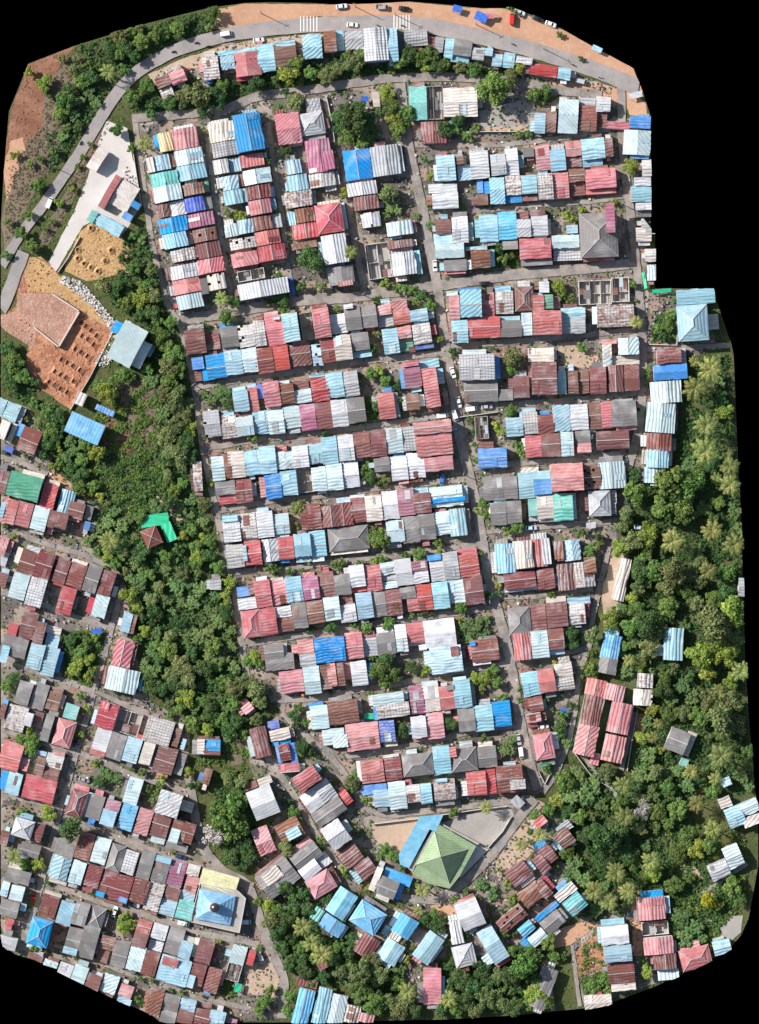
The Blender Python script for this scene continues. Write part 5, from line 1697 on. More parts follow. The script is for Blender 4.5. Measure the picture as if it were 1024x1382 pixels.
for root,x,y,r,k,name in VEG:
    hh=sorted(HOUSES,key=lambda h:math.hypot(h['cx']-x,h['cy']-y))[:3]; a,b,c=hh
    base=(TONE(r,r)+TN.get(k,'')+' '+{'palm_tree':'coconut palm','banana_clump':'banana clump','shrub':'shrub','broadleaf_tree':'tree'}[name]).strip()
    A=a['label'].split(',')[0]; deep=math.hypot(a['cx']-x,a['cy']-y)>42
    nt_=min((v for v in VEG if v[0] is not root),key=lambda v:math.hypot(v[1]-x,v[2]-y)); ntn=TN.get(nt_[4],'')+' '+{'palm_tree':'palm','banana_clump':'banana clump','shrub':'shrub','broadleaf_tree':'tree'}[nt_[5]]
    sa,sb=look(a,1),look(b,1)
    vis='east' if x>nt_[1] else 'west'
    base=' '.join(base.split()); pa=PHRASE.get(a['key'],''); pb=PHRASE.get(b['key'],''); ntn=' '.join(ntn.split())
    pos=', '+ORDPOS[a['root'].name] if a['root'].name in ORDPOS else ''
    cd=[f"{base} {hdir(x,y,a)} of {sa}, {pa}" if LOOKN[(a['key'],sa)]==1 else '', f"{base} {hdir(x,y,a)} of {sa}{pos}, {pa}", f"{base} {hdir(x,y,a)} of {CN[a['c']]} roof{pos}, {pa}",
        f"{base} {hdir(x,y,a)} of {sa}, {hdir(x,y,b)} of {sb}, {pa}", f"{base} {hdir(x,y,a)} of {CN[a['c']]} roof, {hdir(x,y,b)} of {CN[b['c']]} one, {pa}", f"{base} {hdir(x,y,a)} of {sa}, {vis} of {ntn}, {pa}", f"{base} {vis} of {ntn}, {hdir(x,y,b)} of {CN[b['c']]} roof, {pb}",
        f"{base} {hdir(x,y,a)} of {sa}, {hdir(x,y,b)} of {sb}, by {ntn}", f"{base} between {sa} and {look(c,1)}, {vis} of {ntn}", f"{base} {hdir(x,y,c)} of {look(c,1)}, {PHRASE.get(c['key'],'')}", f"{base} by {ntn}, near {CN[a['c']]} roof, {pa}"]
    cd=[q_.replace(', in ',' in ').replace(', at ',' at ').replace(', by ',' by ').replace(', on ',' on ') for q_ in cd]
    lab=use(cd); 
    if not lab:
        for w in ('tall','dense','loose','rounded','spreading','dusty','ragged','thick'):
            lab=use([f"{w} {base} {hdir(x,y,a)} of {sa}"]+[f"{w} {q}" for q in cd])
            if lab: break
    tag(root,lab or base+' in the wood',{'palm_tree':'palm','banana_clump':'banana plant','shrub':'shrub','broadleaf_tree':'tree'}[name],{'palm_tree':'coconut palms','banana_clump':'banana clumps','shrub':'garden shrubs','broadleaf_tree':'broadleaf trees'}[name])
print('VEG',len(VEG),{n:sum(1 for v in VEG if v[5]==n) for n in set(v[5] for v in VEG)})
# ground cover nobody could count
rg=np.random.default_rng(5)
def cover(name,polys,per,size,h,mat,patchy=0,nq=12,bare=False):
    Qs=[]
    for P in polys:
        xs=[p[0] for p in P]; ys=[p[1] for p in P]; area=(max(xs)-min(xs))*(max(ys)-min(ys)); n=int(area*per)
        for _ in range(n):
            x,y=tr.uniform(min(xs),max(xs)),tr.uniform(min(ys),max(ys))
            if not inpoly(x,y,P) or not inside(x,y) or edge_dist(x,y)<1.5: continue
            if in_house(x,y,1.2) or near_lane(x,y,.5): continue
            if inpoly(x,y,NOJUNK): continue
            if bare and any(S_[0]<x<S_[1] and S_[2]<y<S_[3] and inpoly(x,y,S_[4]) for S_ in SHEETS): continue
            if patchy and math.sin(x*.21+1.3*math.sin(y*.13))+math.sin(y*.27+x*.09)+tr.uniform(-.6,.6)<patchy-1: continue
            wx,wy=wp(x,y); s=tr.uniform(.5,1.3)*size; hh=tr.uniform(.4,1.2)*h
            q=clump_quads(rg,[(0,0,.5,.6)],nq,.3); q*=np.array((s,s,hh)); q+=np.array((wx,wy,.05)); Qs.append(q)
    o=quads_obj(name,np.concatenate(Qs),mat); tag(o,None,None,None,'stuff'); return o
cover('undergrowth',[WOOD_C,WOOD_E,WOOD_S,WOOD_T,WOOD_N,BELT,WOOD_L,[(62,180),(108,175),(78,225),(62,240)],[(3,460),(30,470),(45,520),(60,555),(40,545),(3,530)],[(86,855),(140,853),(134,905),(126,925),(86,910)],[(885,428),(910,425),(910,460),(880,462)],[(660,335),(700,332),(700,360),(660,360)]],.085,1.0,1.1,LM['d'])
cover('scrub_grass',[[(100,75),(118,92),(110,140),(104,165),(78,212),(40,268),(8,335),(4,300),(10,250),(30,200),(58,172),(62,118)],[(140,152),(148,168),(114,240),(64,332),(54,322),(88,265),(112,215)],[(150,520),(212,510),(218,545),(208,600),(150,618),(120,600)],[(205,440),(222,450),(210,500),(195,500)]],.10,.7,.5,LM['g'],nq=10)
cover('low_weeds',[SCRUBX,SCRUBX,[(290,965),(330,990),(330,1050),(290,1060),(255,1010)],[(835,1240),(905,1110),(1000,1110),(1015,1200),(990,1235),(950,1290),(900,1290),(880,1200)],[(205,440),(222,450),(210,505),(160,500),(140,470),(160,440)],[(300,1322),(322,1328),(316,1346),(296,1342)],[(780,1285),(812,1262),(824,1340),(786,1342)],[(745,852),(780,844),(784,865),(774,880),(752,876)],[(493,537),(511,535),(513,564),(496,566)],[(928,1180),(956,1190),(958,1213),(920,1220),(902,1195)]],.13,1.15,.9,LM['m'],.9,nq=12)
cover('yard_weeds',[VILL[0],VILL[2],VILL[3],VILL[4],VILL[5],VILL[6]],.014,.8,.7,LM['m'],nq=12)
cover('bright_weeds',[SCRUBX,SCRUBX,[(835,1240),(905,1110),(1000,1110),(1015,1200),(990,1235),(950,1290),(900,1290),(880,1200)],[(128,660),(70,625),(120,600),(170,625),(205,690),(160,700)]],.06,.9,.7,LM['y'],1.1,nq=12)
cover('rough_grass',[OUT],.045,.75,.4,LM['m'],.5,nq=9,bare=True)
cover('earth_tufts',[[(38,88),(98,64),(86,80),(62,112),(58,150),(58,172),(40,190),(20,230),(8,262),(9,200),(15,150)]],.03,.6,.4,LM['g'],.6,nq=10)
# ------------------------------------------------------------------ landmarks
def poly_local(P,ox,oy): return [(wp(*p)[0]-ox,wp(*p)[1]-oy) for p in P]
def zq(x0,y0,z): return lambda X,Y:(x0+X/z,y0+Y/z)
TILEG=RM['N'].copy(); TILEG.name='green_tile_roof'
def tile_mat(name,c1,c2):
    m,nt,b=new_mat(name); tc=N(nt,'ShaderNodeTexCoord'); br=N(nt,'ShaderNodeTexBrick'); nt.links.new(tc.outputs['Object'],br.inputs['Vector']); br.offset=.5
    br.inputs['Color1'].default_value=(*c1,1); br.inputs['Color2'].default_value=(*c2,1); br.inputs['Mortar'].default_value=(c1[0]*.5,c1[1]*.5,c1[2]*.5,1); br.inputs['Scale'].default_value=1; br.inputs['Brick Width'].default_value=1.3; br.inputs['Row Height'].default_value=.9; br.inputs['Mortar Size'].default_value=.06
    col=mixc(nt,ramp(nt,noise(nt,tc.outputs['Object'],.25,4),.45,.7),br.outputs[0],tuple(x*.75+.06 for x in c2)); nt.links.new(col,b.inputs['Base Color']); b.inputs['Roughness'].default_value=.5; return m
GT=tile_mat('green_roof_tile',(.20,.30,.15),(.27,.35,.20)); DOME=flat_mat('dark_dome_metal',(.10,.10,.115),.3,.2,1,metal=.7); BLUEP=RM['l']
def rect_on(px_a,px_b,px_d):
    return px_a,px_b,px_d
# the green mosque
q=zq(500,1060,4.6545); apx=q(437,432); ox,oy=wp(*apx); mos=empty('mosque',ox,oy,.1)
tag(mos,'mosque with a steep green pyramid roof in the walled yard','mosque'); USED.add(mos['label'])
sq=poly_local([q(400,285),q(607,395),q(492,607),q(284,490)],ox,oy)      # NE.. corners of the upper pyramid
ev=poly_local([q(432,242),q(662,374),q(556,566),q(494,642),q(352,606),q(262,545)],ox,oy)
wl=MB(); wl.prism([(x*.93,y*.93) for x,y in ev],0,4.1); o=wl.ob('wall',WALLM[4],mos); fix_normals(o)
sk=MB(); sk.prism(ev,4.12,4.3); o=sk.ob('eave_roof',GT,mos); fix_normals(o)
V,F=[],[]; z0,z1=4.5,10.8
for k in range(4):
    a,b=sq[k],sq[(k+1)%4]; patch(V,F,[(*a,z0),(*b,z0),(0,0,z1),(0,0,z1)],.9,0,0,.0,0)
o=mesh_obj('pyramid_roof',V,F,GT,mos,False); fix_normals(o); sb=MB(); sb.prism(sq,4.25,4.55); o2=sb.ob('roof_drum',GT,mos); fix_normals(o2)
rc=MB()
for a in sq: rc.cyl((*a,z0+.04),(0,0,z1+.06),.14,.1,6)
rc.ob('ridge_cap',flat_mat('pale_ridge',(.42,.47,.36)),o)
fn=MB(); fn.cyl((0,0,z1),(0,0,z1+1.6),.12,.04,8); fn.ob('finial',DOME,mos)
an=MB(); an.prism(poly_local([q(310,195),q(452,183),q(405,285),q(372,272),q(240,512),q(186,490),q(180,432)],ox,oy),0,3.3); o=an.ob('side_gallery',WALLM[1],mos); fix_normals(o)
an=MB(); an.prism(poly_local([q(308,190),q(456,180),q(408,287),q(370,270),q(240,515),q(184,492),q(176,430)],ox,oy),3.32,3.45); o=an.ob('gallery_roof',RM['l'],mos); fix_normals(o)
an=MB(); an.prism(poly_local([q(385,283),q(402,287),q(286,490),q(262,540),q(238,520)],ox,oy),0,2.5); o=an.ob('gutter_roof',CONC,mos); fix_normals(o)
an=MB(); an.prism(poly_local([q(662,378),q(738,402),q(565,580),q(556,566)],ox,oy),0,.9); o=an.ob('entrance_steps',LIGHTC,mos); fix_normals(o)
an=MB(); an.prism(poly_local([q(432,228),q(684,360),q(672,372),q(440,244)],ox,oy),0,2.2); o=an.ob('side_wall',CONC,mos); fix_normals(o)
RECT.append((*q(430,420),52,60,(1,0),(0,1)))
# the blue mosque
q=zq(180,1182,5.12); apx=q(568,205); ox,oy=wp(*apx); mo=empty('mosque',ox,oy,.1); tag(mo,'mosque with blue pyramid roof and small dark dome on grey flat roof','mosque')
base=poly_local([q(462,42),q(722,92),q(780,148),q(736,388),q(398,312),q(420,200)],ox,oy)
wl=MB(); wl.prism([(x*.96,y*.96) for x,y in base],0,3.6); o=wl.ob('wall',WALLM[0],mo); fix_normals(o)
wl=MB(); wl.prism(base,3.62,3.85); o=wl.ob('flat_roof',CONC,mo); fix_normals(o)
pw=MB()
for k in range(len(base)):
    a=Vector(base[k]); b=Vector(base[(k+1)%len(base)]); d=(b-a).normalized(); n=Vector((-d.y,d.x)); n=n if n.dot(-(a+b)/2)>0 else -n
    pw.prism([tuple(a+n*.03+d*.1),tuple(b+n*.03-d*.1),tuple(b+n*.25-d*.1),tuple(a+n*.25+d*.1)],3.86,4.3)
o=pw.ob('parapet',LIGHTC,mo); fix_normals(o)
sq=poly_local([q(460,80),q(712,130),q(672,335),q(430,290)],ox,oy)
dw=MB(); dw.prism([(x*.9,y*.9) for x,y in sq],3.86,4.75); o=dw.ob('drum_wall',WALLM[0],mo); fix_normals(o)
V,F=[],[]; top=poly_local([q(535,170),q(606,184),q(596,244),q(524,230)],ox,oy)
for k in range(4):
    a,b=sq[k],sq[(k+1)%4]; c,d=top[(k+1)%4],top[k]; e=math.atan2(b[1]-a[1],b[0]-a[0])
    patch(V,F,[(*a,4.8),(*b,4.8),(*c,7.2),(*d,7.2)],1.25,0,-e if False else -e,.06,0)
pr=mesh_obj('pyramid_roof',V,F,RM['l'],mo,True); fix_normals(pr); pr['rust']=.05; pr['lap']=0.0
cb=MB(); cb.prism(top,7.0,7.7); o=cb.ob('dome_base',WALLM[1],mo); fix_normals(o)
bm=bmesh.new(); bmesh.ops.create_uvsphere(bm,u_segments=24,v_segments=14,radius=1.85); me=bpy.data.meshes.new('dome'); bm.to_mesh(me); bm.free(); me.materials.append(DOME)
for p in me.polygons: p.use_smooth=True
do=bpy.data.objects.new('dome',me); COL.objects.link(do); do.parent=mo; do.location=(0,0,8.4)
fn=MB(); fn.cyl((0,0,10.1),(0,0,11.4),.12,.03,8); fn.ob('finial',DOME,mo)
# raised rubble platform in the clay pit
q=zq(0,320,4.267); P=[q(300,332),q(455,432),q(340,628),q(198,518),q(90,420),q(110,320)]; ox,oy=wp(*P[0]); rb=empty('raised_plot',ox,oy,.1); tag(rb,'raised building plot of pink rubble held by grey concrete walls','building plot')
mb=MB(); mb.prism(poly_local(P,ox,oy),0,1.5); o=mb.ob('rubble_fill',GM['pink'],rb); fix_normals(o)
L=poly_local([q(300,328),q(460,430),q(340,634),q(194,518)],ox,oy)
for a,b in ((L[0],L[1]),(L[1],L[2]),(L[2],L[3])):
    a,b=Vector(a),Vector(b); d=(b-a).normalized(); n=Vector((-d.y,d.x))*.22; mb=MB(); mb.prism([tuple(a-n+d*.25),tuple(b-n-d*.25),tuple(b+n-d*.25),tuple(a+n+d*.25)],0,2.6); o=mb.ob('retaining_wall',LIGHTC,rb); fix_normals(o)
# footing pits
PITS=[(470,494),(500,515),(530,540),(560,570),(478,572),(510,590),(543,622),(438,648),(470,665),(506,688),(358,708),(392,726),(424,744),(464,768),(320,776),(352,796),(384,812),(428,830),(288,836),(318,856),(352,876),(390,896)]
CL=flat_mat('dug_clay',(.40,.19,.105),.95,.35,1.5); CLD=flat_mat('wet_clay_bottom',(.13,.06,.045),.95,.3,1)  # second one is a darker clay tone, for pit floors and a few clods
def pit(px,py,a,w,name,label,cat,grp,round_=False):
    wx,wy=wp(px,py); r=empty(name,wx,wy,.12,a); mb=MB(); n=14 if round_ else 4
    V=[];F=[]; g=random.Random(int(px*7+py))
    for ring,(rr,z) in enumerate(((w*2.1,0),(w*1.0,.62),(w*.86,.6),(w*.8,.05))):
        for k in range(n*3 if not round_ else n):
            m=n*3 if not round_ else n; t=2*math.pi*k/m+math.pi/4
            s=1 if round_ else .85/max(abs(math.cos(t)),abs(math.sin(t)))
            V.append((rr*s*math.cos(t)*g.uniform(.94,1.06),rr*s*math.sin(t)*g.uniform(.94,1.06),z*g.uniform(.7,1.2) if z>.1 else z))
    m=len(V)//4
    for q_ in range(3):
        for k in range(m): F.append((q_*m+k,q_*m+(k+1)%m,(q_+1)*m+(k+1)%m,(q_+1)*m+k))
    mesh_obj('earth_rim',V,F,GM['clay'] if not round_ else GM['ochre'],r)
    mesh_obj('pit_floor',[(x,y,.06) for x,y,z in V[3*m:]],[tuple(range(m))],CLD,r); tag(r,label,cat,grp)
rowsn=['northern','second','middle','lower','southern']
for k,(X,Y) in enumerate(PITS):
    px,py=q(X,Y); rowi=0 if Y<575 else 1 if Y<690 else 2 if Y<770 else 3 if Y<832 else 4
    pit(px,py,math.radians(-35),1.15,'footing_pit',f"square footing pit dug in orange clay, {ORD[k]} counted from the north end",'pit','footing pits in the clay site')
for k,(px,py) in enumerate([(123,308),(105,337),(105,349),(114,356),(123,361),(132,366),(142,352),(150,338)]):
    pit(px,py,0,.85,'planting_hole',f"round dark hole in the ochre earth fill, {ORD[k]} from the north end",'hole','holes in the ochre fill',True)
# heaps of broken concrete and yard debris (uncountable)
DM=[flat_mat('debris_'+n,c,.9,.3,2) for n,c in (('white',(.62,.6,.58)),('grey',(.3,.29,.28)),('wood',(.22,.15,.1)),('blue',(.08,.25,.5)),('red',(.4,.09,.07)),('dark',(.07,.065,.06)),('cream',(.5,.42,.33)))]
def debris(name,polys,n,smin,smax,weights,avoid=True,edge=False):
    V=[];F=[];fm=[]
    for P,cnt in zip(polys,n):
        xs=[p[0] for p in P]; ys=[p[1] for p in P]; got=0
        for _ in range(cnt*8):
            if got>=cnt: break
            x,y=tr.uniform(min(xs),max(xs)),tr.uniform(min(ys),max(ys))
            if not inpoly(x,y,P) or edge_dist(x,y)<2 or not inside(x,y): continue
            if inpoly(x,y,NOJUNK): continue
            if avoid and (in_house(x,y,.4) or near_lane(x,y,-1.2)): continue
            wx,wy=wp(x,y); s=tr.uniform(smin,smax); a=tr.uniform(0,3.14); w,h,z=s*tr.uniform(.5,1),s*tr.uniform(.4,1),s*tr.uniform(.25,.8); ca,sa=math.cos(a),math.sin(a); i=len(V)
            for dz in (.08,.1+z):
                for dx,dy in ((-w,-h),(w,-h),(w,h),(-w,h)):
                    dx*=tr.uniform(.7,1)/2; dy*=tr.uniform(.7,1)/2; V.append((wx+dx*ca-dy*sa,wy+dx*sa+dy*ca,dz))
            F+=[(i+4,i+5,i+6,i+7),(i,i+1,i+5,i+4),(i+1,i+2,i+6,i+5),(i+2,i+3,i+7,i+6),(i+3,i,i+4,i+7)]; fm+=[tr.choices(range(7),weights)[0]]*5; got+=1
    o=mesh_obj(name,V,F,None,None,False,DM,fm); tag(o,None,None,None,'stuff'); return o
debris('rubble',[[(85,372),(110,380),(140,415),(160,440),(150,446),(125,415),(100,392),(80,380)],[(150,440),(166,446),(160,480),(140,496),(128,490),(146,460)],[(170,225),(184,240),(186,270),(165,280),(155,262)]],[900,500,160],.25,.95,(8,5,1,.3,.3,.6,4),False)
debris('yard_debris',VILL,[3800,260,1900,520,260,400,200,90,400],.25,1.15,(1.2,6,5,.5,1,9,2))
_D=DM; DM=[GM['clay'],CLD,GM['pink'],CL,GM['clay'],GM['clay'],GM['laterite']]
debris('dirt_clods',[[(30,350),(60,350),(110,400),(150,436),(150,450),(95,548),(45,518),(38,470),(22,440)]],[420],.2,.7,(4,.3,3,3,2,2,3),False)
DM=[GM['ochre']]*5+[GM['sand'],CLD]; debris('ochre_dirt',[[(108,312),(124,300),(165,318),(176,345),(172,366),(120,378),(92,364)]],[260],.2,.6,(3,3,3,3,3,2,.2),False); DM=_D
# ------------------------------------------------------------------ compound walls
def cwall(pts,h,label,mat=LIGHTC):
    ox,oy=wp(*pts[0]); mb=MB(); L=poly_local(pts,ox,oy)
    for a,b in zip(L,L[1:]):
        a,b=Vector(a),Vector(b); d=(b-a).normalized(); n=Vector((-d.y,d.x))*.11; mb.prism([tuple(a-n),tuple(b-n-d*.02),tuple(b+n-d*.02),tuple(a+n)],0,h)
    o=mb.ob('compound_wall',mat); fix_normals(o); o.location=(ox,oy,.1); tag(o,label,'wall')
cwall([(502,1112),(560,1105),(592,1100),(640,1093),(684,1088)],1.6,'mossy low wall along the north side of the green mosque yard')
cwall([(690,1102),(678,1122),(658,1144)],1.4,'low wall between the slab yard and the diagonal street')
cwall([(440,130),(447,162),(452,195)],1.6,'grey wall on the west side of the tree filled corner lot')
cwall([(178,195),(184,235),(191,278)],1.6,'pale wall on the east edge of the white concrete yard')
cwall([(562,182),(600,180),(650,178),(722,178)],1.5,'long grey wall below the slab yard and shrubs')
cwall([(726,1040),(735,1058),(742,1045)],1.3,'low wall around the pointed garden at the street fork')
cwall([(860,958),(852,1002),(846,1040)],1.5,'thin wall east of the salmon roofed cluster')
cwall([(775,1016),(800,1050),(826,1064)],1.3,'tan wall running southeast below the salmon roofed cluster')
cwall([(620,563),(672,556)],1.6,'rusty stained wall on the north of the overgrown ruin plot')
cwall([(95,553),(122,508),(152,448)],1.1,'low kerb wall on the southeast edge of the clay site')
cwall([(876,465),(913,466),(915,420)],1.5,'wall round the green garden beside the east lane')
cwall([(108,320),(92,348),(78,368)],1.0,'dark kerb wall beside the ochre earth fill')
# ------------------------------------------------------------------ vehicles
PAINT={}
def paint(n,c):
    if n not in PAINT: PAINT[n]=flat_mat('paint_'+n,c,.3,.05,1)
    return PAINT[n]
GLASS=flat_mat('dark_car_glass',(.03,.035,.04),.12,.1); TYRE=flat_mat('tyre_rubber',(.03,.03,.03),.9,.2); LAMP=flat_mat('lamp_lens',(.6,.58,.52),.3,.1)
def loft(prof,name,mat,parent):
    """prof: list of cross sections (x,[half width bottom,z bottom],[half width top,z top])"""
    V=[];F=[]
    for x,wb,zb,wt,zt in prof: V+=[(x,-wb,zb),(x,wb,zb),(x,wt,zt-.06),(x,wt*.9,zt),(x,-wt*.9,zt),(x,-wt,zt-.06)]
    n=len(prof)
    for k in range(n-1):
        for j in range(6): F.append((k*6+j,k*6+(j+1)%6,(k+1)*6+(j+1)%6,(k+1)*6+j))
    F.append(tuple(range(6))); F.append(tuple((n-1)*6+j for j in range(5,-1,-1))); o=mesh_obj(name,V,F,mat,parent); fix_normals(o); return o
def wheels(root,xs,yw,r):
    for x in xs:
        for s in (-1,1):
            mb=MB(); mb.cyl((x,s*yw-.11,r),(x,s*yw+.11,r),r,r,14); o=mb.ob('wheel',TYRE,root)
            hb=MB(); hb.cyl((x,s*(yw+.115),r),(x,s*(yw+.125),r),r*.55,r*.55,10); hb.ob('rim',LAMP,o)
def car(px,py,deg,col,label,kind='car'):
    wx,wy=wp(px,py); root=empty({'car':'parked_car','van':'van','pickup':'pickup_truck','truck':'small_truck'}[kind],wx,wy,.34,math.radians(deg)); pm=paint(*col)
    tag(root,label,{'car':'car','van':'van','pickup':'pickup','truck':'truck'}[kind],'cars and vans in the streets'); USED.add(label)
    if kind=='car':
        loft([(-2.1,.72,.35,.70,.85),(-1.9,.82,.28,.80,.98),(-1.0,.85,.25,.84,1.0),(1.0,.85,.25,.84,.98),(1.8,.80,.28,.78,.86),(2.1,.66,.38,.62,.72)],'body',pm,root)
        loft([(-1.75,.72,.97,.66,1.02),(-1.25,.74,.97,.62,1.40),(.35,.74,.97,.62,1.42),(1.0,.74,.96,.68,1.0)],'glasshouse',GLASS,root); loft([(-1.2,.60,1.41,.58,1.5),(.3,.60,1.43,.58,1.5)],'roof',pm,root); L=2.0
    elif kind=='van':
        loft([(-2.2,.82,.35,.78,1.75),(-2.0,.86,.28,.80,1.86),(1.2,.86,.28,.80,1.86),(1.75,.84,.28,.74,1.2),(2.15,.76,.36,.70,.9)],'body',pm,root)
        loft([(1.22,.70,1.25,.70,1.82),(1.80,.72,1.15,.68,1.22)],'windscreen',GLASS,root); L=2.1
    else:
        loft([(.1,.84,.3,.80,1.15),(.3,.86,.3,.76,1.7),(1.2,.86,.3,.76,1.68),(1.7,.84,.3,.8,1.05),(2.3,.78,.36,.74,.85)],'cab',pm,root)
        loft([(1.22,.7,1.2,.7,1.64),(1.75,.72,1.08,.7,1.1)],'windscreen',GLASS,root)
        tb=MB(); tb.box(-2.4,.05,-.86,-.8,.6,1.15); tb.box(-2.4,.05,.8,.86,.6,1.15); tb.box(-2.4,-2.34,-.8,.8,.6,1.15); tb.box(-2.4,.05,-.8,.8,.55,.62); tb.ob('cargo_bed',pm,root); L=2.2
    wheels(root,(-1.35,1.35),.74,.32)
    for s in (-1,1):
        mb=MB(); mb.box(L-.05,L+.1,s*.5-.14,s*.5+.14,.6,.74); mb.ob('headlight',LAMP,root)
WHT=('white',(.75,.75,.74)); SIL=('silver',(.42,.43,.44)); BLK=('black',(.02,.02,.022)); REDP=('red',(.55,.03,.025)); NAVY=('navy',(.03,.05,.14)); LB=('pale_blue',(.45,.58,.68)); BLU=('blue',(.04,.16,.5))
for a in ((305.5,46,8,WHT,'white van driving on the main road near the northwest bend','van'),(349,54.5,6,WHT,'white car parked at the verge beside the sky blue shops','car'),(461,9,8,WHT,'white car parked on orange earth beside a small shrub','car'),(516,10,-3,('grey',(.3,.3,.3)),'pickup with pale bed parked on the orange verge','pickup'),
(545,12,-6,BLK,'dark car parked on the orange verge by the crossing stripes','car'),(475.5,34,-3,WHT,'white car on the main road between the two crossing stripes','car'),(690.5,26,86,REDP,'bright red van parked upright on the north verge','van'),(701,17.5,-20,WHT,'white car at the trimmed north edge beside red van','car'),(725,26,-25,BLK,'black car on the pale gravel at the north edge','car'),(743,33,-20,WHT,'white car on the gravel east of a black car','car'),
(784,110.5,-14,SIL,'silver van parked east of the shop row end','van'),(67,274,68,WHT,'white van driving on the west stretch of road','van'),(654,383,3,BLK,'black car parked on the cross street above maroon roof','car'),(611,503,-75,WHT,'white car parked beside the pale lattice roof','car'),(619,543,-78,WHT,'white car parked along the central street by concrete slab','car'),(636,552,8,WHT,'white van at the corner north of the overgrown ruin','van'),
(657,549,5,SIL,'silver car behind the white van at the lane corner','car'),(597,561,6,WHT,'white van parked in the lane above large salmon roof','van'),(614,561,-70,WHT,'white van parked in the street east of salmon house','van'),(587,359,-88,WHT,'white car parked by the teal roofs on the street','car'),(839,622,-3,SIL,'silver car at the bend below the east lane','car'),(717,712.5,4,LB,'pale blue car parked below the cream roof','car'),
(863,712,-8,LB,'pale blue car half hidden under trees at wood edge','car'),(733,981,5,WHT,'white car parked above the red hipped roof','car'),(703,1016,-82,WHT,'white van parked on the street by banana clumps','van'),(700,998,-82,SIL,'silver car ahead of the white van on street','car'),(114,1052,-15,('grey',(.3,.3,.3)),'grey car parked beside the southwest vertical lane','car'),(106,998,78,BLK,'black car on the lane east of salmon hipped house','car'),
(45,1214,75,REDP,'red truck standing in the lane of the southwest edge','truck'),(244,1156,-14,NAVY,'navy car parked above the plum roof','car'),(155,1230,70,WHT,'white car in the narrow yard east of grey roofs','car'),(248,1246,-14,WHT,'white van in the lane southwest of the blue mosque','van'),(352,1292,-68,SIL,'silver van in the open yard beside a dark awning','van'),(331,1244,0,LB,'pale blue van at the east wall of blue mosque','van'),(650,790,-85,NAVY,'navy car in the shaded street by maroon roof','car'),(597,647,80,BLU,'blue car in the lane above the sky blue roof','car')): car(*a)
BLKM=flat_mat('dark_clothing',(.05,.05,.06),.9,.2); SKIN=flat_mat('skin',(.35,.2,.13),.6,.1)
def rider_mesh():
    me=bpy.data.meshes.new('rider'); P=[(0,0,.95),(.02,0,1.15),(.08,0,1.4),(.1,0,1.55),(.12,0,1.7),(.08,.2,1.42),(.3,.26,1.2),(.52,.3,1.1),(.08,-.2,1.42),(.3,-.26,1.2),(.52,-.3,1.1),(.35,.16,.9),(.28,.2,.45),(.4,.2,.4),(.35,-.16,.9),(.28,-.2,.45),(.4,-.2,.4)]
    E=[(0,1),(1,2),(2,3),(3,4),(2,5),(5,6),(6,7),(2,8),(8,9),(9,10),(0,11),(11,12),(12,13),(0,14),(14,15),(15,16)]; me.from_pydata(P,E,[]); o=bpy.data.objects.new('tmp',me); COL.objects.link(o)
    md=o.modifiers.new('s','SKIN'); md2=o.modifiers.new('u','SUBSURF'); md2.levels=1; md2.render_levels=1
    R_=[.15,.15,.17,.06,.12,.07,.05,.04,.07,.05,.04,.09,.06,.05,.09,.06,.05]
    for v,r in zip(me.skin_vertices[0].data,R_): v.radius=(r,r)
    me.skin_vertices[0].data[0].use_root=True
    dg=bpy.context.evaluated_depsgraph_get(); dg.update(); out=bpy.data.meshes.new_from_object(o.evaluated_get(dg)); bpy.data.objects.remove(o); out.materials.clear(); out.materials.append(BLKM); return out
RID=rider_mesh()
def bike(px,py,deg,label,col,rider=None):
    wx,wy=wp(px,py); r=empty('motorbike',wx,wy,.34,math.radians(deg)); tag(r,label,'motorbike','motorbikes'); pm=paint(*col)
    for x in (-.62,.62):
        mb=MB(); mb.cyl((x,-.06,.3),(x,.06,.3),.3,.3,14); mb.ob('wheel',TYRE,r)
    loft([(-.8,.1,.5,.09,.75),(-.3,.16,.35,.14,.78),(.2,.13,.32,.1,.62),(.5,.16,.4,.12,1.0),(.62,.1,.6,.08,.95)],'body',pm,r); loft([(-.75,.13,.76,.12,.86),(-.05,.13,.72,.11,.84)],'seat',TYRE,r)
    mb=MB(); mb.cyl((.45,-.34,1.05),(.45,.34,1.05),.025,.025,6); mb.cyl((.62,0,.3),(.45,0,1.05),.035,.03,6); mb.ob('handlebar',TYRE,r)
    if rider:
        p=bpy.data.objects.new('person',RID); COL.objects.link(p); p.location=(wx-.2*math.cos(math.radians(deg)),wy-.2*math.sin(math.radians(deg)),.22); p.rotation_euler=(0,0,math.radians(deg)); tag(p,rider,'person','motorbike riders')
